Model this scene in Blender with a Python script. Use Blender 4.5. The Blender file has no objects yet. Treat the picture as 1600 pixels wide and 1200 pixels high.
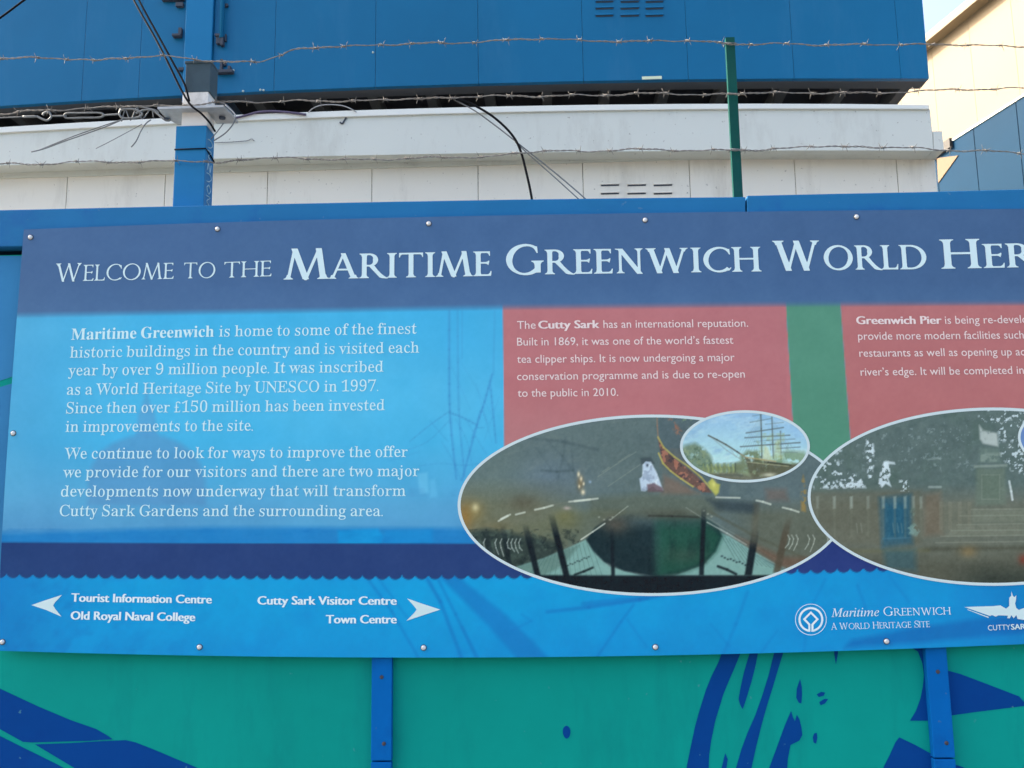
import bpy, math, random
import numpy as np
from mathutils import Vector, Matrix
from mathutils.geometry import tessellate_polygon
R = math.radians
S = bpy.context.scene
COL = S.collection
random.seed(7)

# ------------------------------------------------------------------ camera
CAM_F = 1500.0                                   # focal length in pixels of a 1600 px wide frame
cam = bpy.data.cameras.new('camera')
cam.sensor_width = 36.0
cam.lens = 36.0 * CAM_F / 1600.0
cam.clip_start = 0.05
cam.clip_end = 2000.0
camo = bpy.data.objects.new('camera', cam)
COL.objects.link(camo)
CAM_O = Vector((0.0, -2.16, 1.6))
CAM_M = (Matrix.Rotation(R(2.06), 3, 'Z') @ Matrix.Rotation(R(90 + 9.07), 3, 'X') @ Matrix.Rotation(-0.0135, 3, 'Z'))
camo.matrix_world = Matrix.Translation(CAM_O) @ CAM_M.to_4x4()
S.camera = camo
cam.dof.use_dof = True                           # a small lens focused a little beyond the board
cam.dof.focus_distance = 2.75
cam.dof.aperture_fstop = 11.0

# ------------------------------------------------------------------ sky, sun, exposure
SUN_AZ, SUN_EL = -68.0, 36.0                     # behind the buildings, to the left
world = bpy.data.worlds.new('World')
S.world = world
world.use_nodes = True
wn = world.node_tree
sky = wn.nodes.new('ShaderNodeTexSky')
sky.sky_type = 'NISHITA'
sky.sun_disc = False
sky.sun_elevation = R(SUN_EL)
sky.sun_rotation = R(SUN_AZ)
sky.air_density = 1.0
sky.dust_density = 8.0
sky.ozone_density = 1.0
wn.links.new(sky.outputs['Color'], wn.nodes['Background'].inputs['Color'])
wn.nodes['Background'].inputs['Strength'].default_value = 0.15
sun = bpy.data.lights.new('sun', 'SUN')
sun.energy = 2.0
sun.angle = R(0.5)
sun.color = (1.0, 0.93, 0.80)
suno = bpy.data.objects.new('sun', sun)
COL.objects.link(suno)
to_sun = Vector((math.sin(R(SUN_AZ)) * math.cos(R(SUN_EL)), math.cos(R(SUN_AZ)) * math.cos(R(SUN_EL)), math.sin(R(SUN_EL))))
suno.rotation_euler = to_sun.to_track_quat('Z', 'Y').to_euler()
suno.location = to_sun * 30
S.view_settings.view_transform = 'Standard'
S.view_settings.look = 'None'
S.view_settings.gamma = 1.0
S.view_settings.exposure = 1.98
K = np.array([1.05, 1.12, 0.99])                    # paint colour for a tone of the photograph, per channel
G = 0.007                                        # what the gloss of a printed or painted face adds

# ------------------------------------------------------------------ measuring and mesh helpers
def ray(px, py):
    return CAM_M @ Vector(((px - 800.0) / CAM_F, -(py - 600.0) / CAM_F, -1.0))

def P(px, py, Y):
    """The point of the upright plane y = Y that was measured at this place of the photograph."""
    d = ray(px, py)
    return CAM_O + d * ((Y - CAM_O.y) / d.y)

_M = np.array(CAM_M)

def P_np(px, py, Y):
    px = np.asarray(px, float)
    py = np.asarray(py, float)
    d = np.stack([(px - 800) / CAM_F, -(py - 600) / CAM_F, -np.ones_like(px)], -1) @ _M.T
    t = (Y - CAM_O.y) / d[:, 1]
    return np.array(CAM_O)[None, :] + d * t[:, None]

def lin(c):
    c = np.asarray(c, float) / 255.0
    return np.where(c <= 0.04045, c / 12.92, ((c + 0.055) / 1.055) ** 2.4)

def base_of(c):
    return np.clip(lin(c) * K - G, 0.002, 0.9)

def link(o, parent=None):
    COL.objects.link(o)
    if parent is not None:
        o.parent = parent
    return o

def empty(name, loc=(0, 0, 0)):
    o = bpy.data.objects.new(name, None)
    o.location = loc
    o.empty_display_size = 0.05
    COL.objects.link(o)
    return o

def tag(o, label=None, cat=None, group=None, kind=None):
    if label: o['label'] = label
    if cat: o['category'] = cat
    if group: o['group'] = group
    if kind: o['kind'] = kind
    return o

def attach(o, parent):
    """parent keeping the world place (the parents are never rotated)"""
    if parent is not None:
        o.parent = parent
        off = Vector((0, 0, 0))
        q = parent
        while q is not None:
            off += Vector(q.location)
            q = q.parent
        o.location = Vector(o.location) - off
    return o

class MB:
    def __init__(self):
        self.v, self.f, self.m, self.sm = [], [], [], []

    def add(self, verts, faces, mi=0, smooth=False):
        n = len(self.v)
        self.v += [tuple(p) for p in verts]
        self.f += [tuple(i + n for i in f) for f in faces]
        self.m += [mi] * len(faces)
        self.sm += [smooth] * len(faces)
        return self

    def hexa(self, p, mi=0):
        """eight corners: 0-3 front ring, 4-7 back ring"""
        return self.add(p, [(0, 1, 2, 3), (7, 6, 5, 4), (0, 4, 5, 1), (1, 5, 6, 2), (2, 6, 7, 3), (3, 7, 4, 0)], mi)

    def box(self, x0, x1, y0, y1, z0, z1, mi=0):
        return self.hexa([(x0, y0, z0), (x1, y0, z0), (x1, y0, z1), (x0, y0, z1),
                          (x0, y1, z0), (x1, y1, z0), (x1, y1, z1), (x0, y1, z1)], mi)

    def prism(self, pts, y0, y1, mi=0):
        """polygon of (x, z) swept from y0 to y1"""
        n = len(pts)
        A = [(x, y0, z) for x, z in pts]
        B = [(x, y1, z) for x, z in pts]
        tri = tessellate_polygon([[Vector((x, z, 0)) for x, z in pts]])
        f = []
        for a, b, c in tri:
            (ax, az), (bx, bz), (cx, cz) = pts[a], pts[b], pts[c]
            if (bx - ax) * (cz - az) - (bz - az) * (cx - ax) < 0:
                b, c = c, b
            f.append((a, b, c))
            f.append((n + a, n + c, n + b))
        f += [(i, n + i, n + (i + 1) % n, (i + 1) % n) for i in range(n)]
        return self.add(A + B, f, mi)

    def tube(self, pts, r, n=6, mi=0, caps=True):
        pts = [Vector(p) for p in pts]
        rs = r if isinstance(r, (list, tuple)) else [r] * len(pts)
        V, F = [], []
        t0 = (pts[1] - pts[0]).normalized()
        up = Vector((0, 1, 0)) if abs(t0.y) < 0.9 else Vector((1, 0, 0))
        a = t0.cross(up).normalized()
        for i, p in enumerate(pts):
            t = (pts[min(i + 1, len(pts) - 1)] - pts[max(i - 1, 0)])
            if t.length < 1e-9: t = t0
            t.normalize()
            a = (a - t * a.dot(t))
            if a.length < 1e-6: a = t.orthogonal()
            a.normalize()
            b = t.cross(a)
            for k in range(n):
                q = 2 * math.pi * k / n
                V.append(p + a * (rs[i] * math.cos(q)) + b * (rs[i] * math.sin(q)))
        for i in range(len(pts) - 1):
            for k in range(n):
                F.append((i * n + k, i * n + (k + 1) % n, (i + 1) * n + (k + 1) % n, (i + 1) * n + k))
        self.add(V, F, mi, True)
        if caps:
            m = len(self.v) - len(V)
            self.f.append(tuple(m + k for k in range(n))[::-1]); self.m.append(mi); self.sm.append(False)
            self.f.append(tuple(m + (len(pts) - 1) * n + k for k in range(n))); self.m.append(mi); self.sm.append(False)
        return self

    def lathe(self, c, prof, axis='y', n=20, mi=0):
        """profile of (radius, offset along axis) turned about an axis through c"""
        V, F = [], []
        for r, h in prof:
            for k in range(n):
                q = 2 * math.pi * k / n
                if axis == 'y': V.append((c[0] + r * math.cos(q), c[1] + h, c[2] + r * math.sin(q)))
                elif axis == 'z': V.append((c[0] + r * math.cos(q), c[1] + r * math.sin(q), c[2] + h))
                else: V.append((c[0] + h, c[1] + r * math.cos(q), c[2] + r * math.sin(q)))
        for i in range(len(prof) - 1):
            for k in range(n):
                F.append((i * n + k, i * n + (k + 1) % n, (i + 1) * n + (k + 1) % n, (i + 1) * n + k))
        F.append(tuple(range(n)))
        F.append(tuple((len(prof) - 1) * n + k for k in range(n)))
        return self.add(V, F, mi, True)

    def build(self, name, mats, parent=None, bevel=0.0, fix=True):
        me = bpy.data.meshes.new(name)
        me.from_pydata(self.v, [], self.f)
        for m in (mats if isinstance(mats, (list, tuple)) else [mats]):
            me.materials.append(m)
        me.polygons.foreach_set('material_index', self.m)
        me.polygons.foreach_set('use_smooth', self.sm)
        me.update()
        o = link(bpy.data.objects.new(name, me))
        attach(o, parent)
        if bevel:
            b = o.modifiers.new('bevel', 'BEVEL')
            b.width = bevel
            b.segments = 2
            b.limit_method = 'ANGLE'
            b.angle_limit = R(40)
        return o

def spline(pts, step=None, n=8):
    """Catmull-Rom through the points"""
    pts = [np.array(p, float) for p in pts]
    Q = [2 * pts[0] - pts[1]] + pts + [2 * pts[-1] - pts[-2]]
    out = []
    for i in range(1, len(Q) - 2):
        p0, p1, p2, p3 = Q[i - 1:i + 3]
        for k in range(n):
            t = k / n
            out.append(0.5 * (2 * p1 + (p2 - p0) * t + (2 * p0 - 5 * p1 + 4 * p2 - p3) * t * t + (3 * p1 - p0 - 3 * p2 + p3) * t ** 3))
    out.append(pts[-1])
    return out

def wire_path(pts, Y, n=8):
    """pts: (px, py) or (px, py, Y)"""
    q = [(p[0], p[1], p[2] if len(p) > 2 else Y) for p in pts]
    return [P(a, b, c) for a, b, c in spline(q, n=n)]

# ------------------------------------------------------------------ materials
def mat(name, col=None, rough=0.5, spec=0.5, metal=0.0, var=0.06, scale=6.0, bump=0.0, dirt=None, raw=None, streak=0.0, specks=False, spot=(0.10, 0.30, 0.32)):
    """Painted or plain surface. col: the tone it has in the photograph; dirt: (colour, amount) of stains with a shape of their own."""
    m = bpy.data.materials.new(name)
    m.use_nodes = True
    nt = m.node_tree
    N, L = nt.nodes, nt.links
    bs = N['Principled BSDF']
    base = np.array(raw, float) if raw is not None else base_of(col)
    tc = N.new('ShaderNodeTexCoord')
    no = N.new('ShaderNodeTexNoise')
    no.inputs['Scale'].default_value = scale
    no.inputs['Detail'].default_value = 6.0
    no.inputs['Roughness'].default_value = 0.65
    L.new(tc.outputs['Object'], no.inputs['Vector'])
    rp = N.new('ShaderNodeValToRGB')
    rp.color_ramp.elements[0].position = 0.3
    rp.color_ramp.elements[1].position = 0.72
    rp.color_ramp.elements[0].color = (*np.clip(base * (1 - var), 0, 1), 1)
    rp.color_ramp.elements[1].color = (*np.clip(base * (1 + var), 0, 1), 1)
    L.new(no.outputs['Fac'], rp.inputs['Fac'])
    out = rp.outputs['Color']
    if dirt:
        dc, amt, dscale = dirt
        n2 = N.new('ShaderNodeTexNoise')
        n2.inputs['Scale'].default_value = dscale
        n2.inputs['Detail'].default_value = 8.0
        n2.inputs['Roughness'].default_value = 0.7
        mp = N.new('ShaderNodeMapping')
        mp.inputs['Scale'].default_value = (1.0, 1.0, 1.0 - streak)
        L.new(tc.outputs['Object'], mp.inputs['Vector'])
        L.new(mp.outputs['Vector'], n2.inputs['Vector'])
        r2 = N.new('ShaderNodeValToRGB')
        r2.color_ramp.elements[0].position = 0.52
        r2.color_ramp.elements[1].position = 0.74
        r2.color_ramp.elements[0].color = (0, 0, 0, 1)
        r2.color_ramp.elements[1].color = (amt, amt, amt, 1)
        L.new(n2.outputs['Fac'], r2.inputs['Fac'])
        mx = N.new('ShaderNodeMix')
        mx.data_type = 'RGBA'
        mx.inputs[7].default_value = (*lin(dc), 1)
        L.new(r2.outputs['Color'], mx.inputs[0])
        L.new(out, mx.inputs[6])
        out = mx.outputs[2]
    if specks:                                   # sparse pale nicks and scuffs
        n4 = N.new('ShaderNodeTexNoise')
        n4.inputs['Scale'].default_value = 62.0
        n4.inputs['Detail'].default_value = 3.0
        L.new(tc.outputs['Object'], n4.inputs['Vector'])
        r4 = N.new('ShaderNodeValToRGB')
        r4.color_ramp.elements[0].position = 0.705
        r4.color_ramp.elements[1].position = 0.75
        r4.color_ramp.elements[0].color = (0, 0, 0, 1)
        r4.color_ramp.elements[1].color = (0.6, 0.6, 0.6, 1)
        L.new(n4.outputs['Fac'], r4.inputs['Fac'])
        m4 = N.new('ShaderNodeMix')
        m4.data_type = 'RGBA'
        m4.inputs[7].default_value = (*spot, 1)
        L.new(r4.outputs['Color'], m4.inputs[0])
        L.new(out, m4.inputs[6])
        out = m4.outputs[2]
    L.new(out, bs.inputs['Base Color'])
    bs.inputs['Roughness'].default_value = rough
    bs.inputs['Specular IOR Level'].default_value = spec
    bs.inputs['Metallic'].default_value = metal
    if bump:
        n3 = N.new('ShaderNodeTexNoise')
        n3.inputs['Scale'].default_value = scale * 6
        n3.inputs['Detail'].default_value = 5.0
        L.new(tc.outputs['Object'], n3.inputs['Vector'])
        bp = N.new('ShaderNodeBump')
        bp.inputs['Strength'].default_value = bump
        bp.inputs['Distance'].default_value = 0.01
        L.new(n3.outputs['Fac'], bp.inputs['Height'])
        L.new(bp.outputs['Normal'], bs.inputs['Normal'])
    return m

def print_mat(name, rough=0.22, spec=0.26):
    """Printed vinyl: the artwork's inks are stored on the print's own mesh."""
    m = bpy.data.materials.new(name)
    m.use_nodes = True
    nt = m.node_tree
    N, L = nt.nodes, nt.links
    bs = N['Principled BSDF']
    at = N.new('ShaderNodeAttribute')
    at.attribute_name = 'ink'
    tc = N.new('ShaderNodeTexCoord')
    no = N.new('ShaderNodeTexNoise')
    no.inputs['Scale'].default_value = 9.0
    no.inputs['Detail'].default_value = 7.0
    L.new(tc.outputs['Object'], no.inputs['Vector'])
    mr = N.new('ShaderNodeMapRange')
    mr.inputs['To Min'].default_value = 0.93
    mr.inputs['To Max'].default_value = 1.07
    L.new(no.outputs['Fac'], mr.inputs['Value'])
    mx = N.new('ShaderNodeVectorMath')
    mx.operation = 'SCALE'
    L.new(at.outputs['Color'], mx.inputs[0])
    L.new(mr.outputs['Result'], mx.inputs['Scale'])
    L.new(mx.outputs['Vector'], bs.inputs['Base Color'])
    bs.inputs['Roughness'].default_value = rough
    bs.inputs['Specular IOR Level'].default_value = spec
    n3 = N.new('ShaderNodeTexNoise')
    n3.inputs['Scale'].default_value = 3.5
    n3.inputs['Detail'].default_value = 2.0
    L.new(tc.outputs['Object'], n3.inputs['Vector'])
    bp = N.new('ShaderNodeBump')
    bp.inputs['Strength'].default_value = 0.08
    bp.inputs['Distance'].default_value = 0.02
    L.new(n3.outputs['Fac'], bp.inputs['Height'])
    L.new(bp.outputs['Normal'], bs.inputs['Normal'])
    return m

M_print = print_mat('printed vinyl')
M_letter = mat('pale blue lettering', (206, 234, 245), 0.35, 0.3, var=0.02)
M_title = mat('white title lettering', (208, 226, 240), 0.35, 0.3, var=0.02)
M_pink = mat('pale pink lettering', (236, 212, 218), 0.35, 0.3, var=0.02)
M_white_ink = mat('white ink', (222, 236, 246), 0.35, 0.3, var=0.02)
M_dirwhite = mat('white arrow ink', (205, 222, 232), 0.35, 0.3, var=0.02)
M_border = mat('white photo border', (205, 216, 226), 0.35, 0.3, var=0.02)
M_boardedge = mat('white board core', (150, 165, 190), 0.6, 0.3)
M_teal = mat('teal hoarding paint', (6, 145, 140), 0.55, 0.06, var=0.09, scale=2.2, bump=0.08, dirt=((8, 118, 118), 0.40, 9.0), streak=0.75, specks=True)
M_mural = mat('dark blue mural paint', (18, 68, 142), 0.55, 0.04, var=0.08, scale=3.0, bump=0.05, dirt=((12, 56, 128), 0.45, 9.0), specks=True)
M_strip = mat('mid blue mural paint', (62, 126, 182), 0.5, 0.05, var=0.08, scale=3.0, bump=0.05)
M_rail = mat('blue timber paint', (42, 110, 168), 0.5, 0.12, var=0.07, scale=5.0, bump=0.10, dirt=((34, 88, 160), 0.55, 7.0), specks=True, spot=(0.10, 0.22, 0.36))
M_batten = mat('royal blue batten paint', (16, 98, 178), 0.55, 0.04, var=0.08, scale=5.0, bump=0.10, dirt=((14, 74, 146), 0.5, 9.0), specks=True, spot=(0.07, 0.16, 0.32))
M_backing = mat('dark backing timber', (20, 40, 60), 0.9, 0.1)
M_screw = mat('galvanised screw head', raw=(0.72, 0.74, 0.72), rough=0.35, metal=0.35)
M_screwshade = mat('screw hole shade', raw=(0.035, 0.045, 0.06), rough=0.6)
M_rust = mat('rusty screw', raw=(0.055, 0.05, 0.06), rough=0.8, scale=200)
M_bluewall = mat('blue cabin paint', (28, 106, 157), 0.42, 0.2, var=0.08, scale=1.2, bump=0.07, dirt=((62, 124, 165), 0.30, 4.0), streak=0.8)
M_bluecol = mat('blue corner post paint', (36, 117, 174), 0.45, 0.15, var=0.05, scale=2.0)
M_white = mat('white cabin paint', raw=(0.70, 0.735, 0.67), rough=0.45, spec=0.2, var=0.03, scale=1.3, dirt=((142, 135, 120), 0.30, 5.0), streak=0.7, specks=True, spot=(0.22, 0.20, 0.17))
M_white2 = mat('white panel paint', raw=(0.87, 0.84, 0.735), rough=0.45, spec=0.2, var=0.03, scale=1.3, dirt=((140, 130, 112), 0.32, 5.0), streak=0.8, specks=True, spot=(0.22, 0.20, 0.17))
M_cap = mat('white cap strip', raw=(0.83, 0.86, 0.80), rough=0.4, spec=0.2, var=0.03, scale=3.0)
M_soffit = mat('grey floor frame', raw=(0.10, 0.105, 0.11), rough=0.7)
M_dark = mat('dark floor boards', raw=(0.03, 0.03, 0.04), rough=0.9)
M_seam = mat('panel seam', raw=(0.30, 0.28, 0.25), rough=0.8)
M_slot = mat('vent slot', raw=(0.05, 0.065, 0.09), rough=0.8)
M_cream = mat('cream cladding', raw=(0.24, 0.188, 0.118), rough=0.5, spec=0.2, var=0.03, scale=1.5)
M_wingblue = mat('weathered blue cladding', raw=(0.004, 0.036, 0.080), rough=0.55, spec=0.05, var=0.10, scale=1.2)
M_tan = mat('tan sunlit patch', raw=(0.15, 0.095, 0.048), rough=0.7, var=0.1)  # tone of a sunlit triangle of wall, put into the colour
M_gutter = mat('dark gutter end', raw=(0.06, 0.055, 0.05), rough=0.7)
M_galv = mat('galvanised steel', raw=(0.42, 0.43, 0.42), rough=0.5, metal=0.55, var=0.18, scale=30)
M_stay = mat('dull galvanised fittings', raw=(0.19, 0.20, 0.195), rough=0.55, metal=0.45, var=0.3, scale=40)
M_wire = mat('weathered barbed wire', raw=(0.24, 0.225, 0.20), rough=0.65, metal=0.35, var=0.3, scale=60, dirt=((104, 90, 80), 0.6, 12.0))
M_greywire = mat('grey tie wire', raw=(0.17, 0.18, 0.18), rough=0.6, metal=0.4, var=0.2, scale=40)
M_black = mat('black cable sheath', raw=(0.008, 0.009, 0.011), rough=0.9, spec=0.08)
M_mauve = mat('mauve cable sheath', raw=(0.10, 0.08, 0.15), rough=0.6)
M_postblue = mat('blue post paint', (40, 115, 170), 0.45, 0.15, var=0.07, scale=8.0, bump=0.06)
M_postwhite = mat('white post paint', raw=(0.80, 0.78, 0.73), rough=0.5, spec=0.2, var=0.05, scale=12.0, dirt=((150, 150, 140), 0.5, 25.0))
M_postgrey = mat('grey post sleeve', (62, 78, 92), 0.6, 0.25, var=0.18, scale=18.0, bump=0.05)
M_green = mat('dark green steel', (30, 78, 76), 0.55, 0.1, var=0.12, scale=14.0, dirt=((50, 80, 76), 0.5, 30.0))
M_scribble = mat('white marker pen', (170, 195, 215), 0.6, 0.2)
M_ground = mat('paving', raw=(0.17, 0.16, 0.15), rough=0.9, var=0.2, scale=0.8, bump=0.3)
M_road = mat('asphalt', raw=(0.055, 0.055, 0.058), rough=0.9, var=0.2, scale=1.5, bump=0.3)

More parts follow.
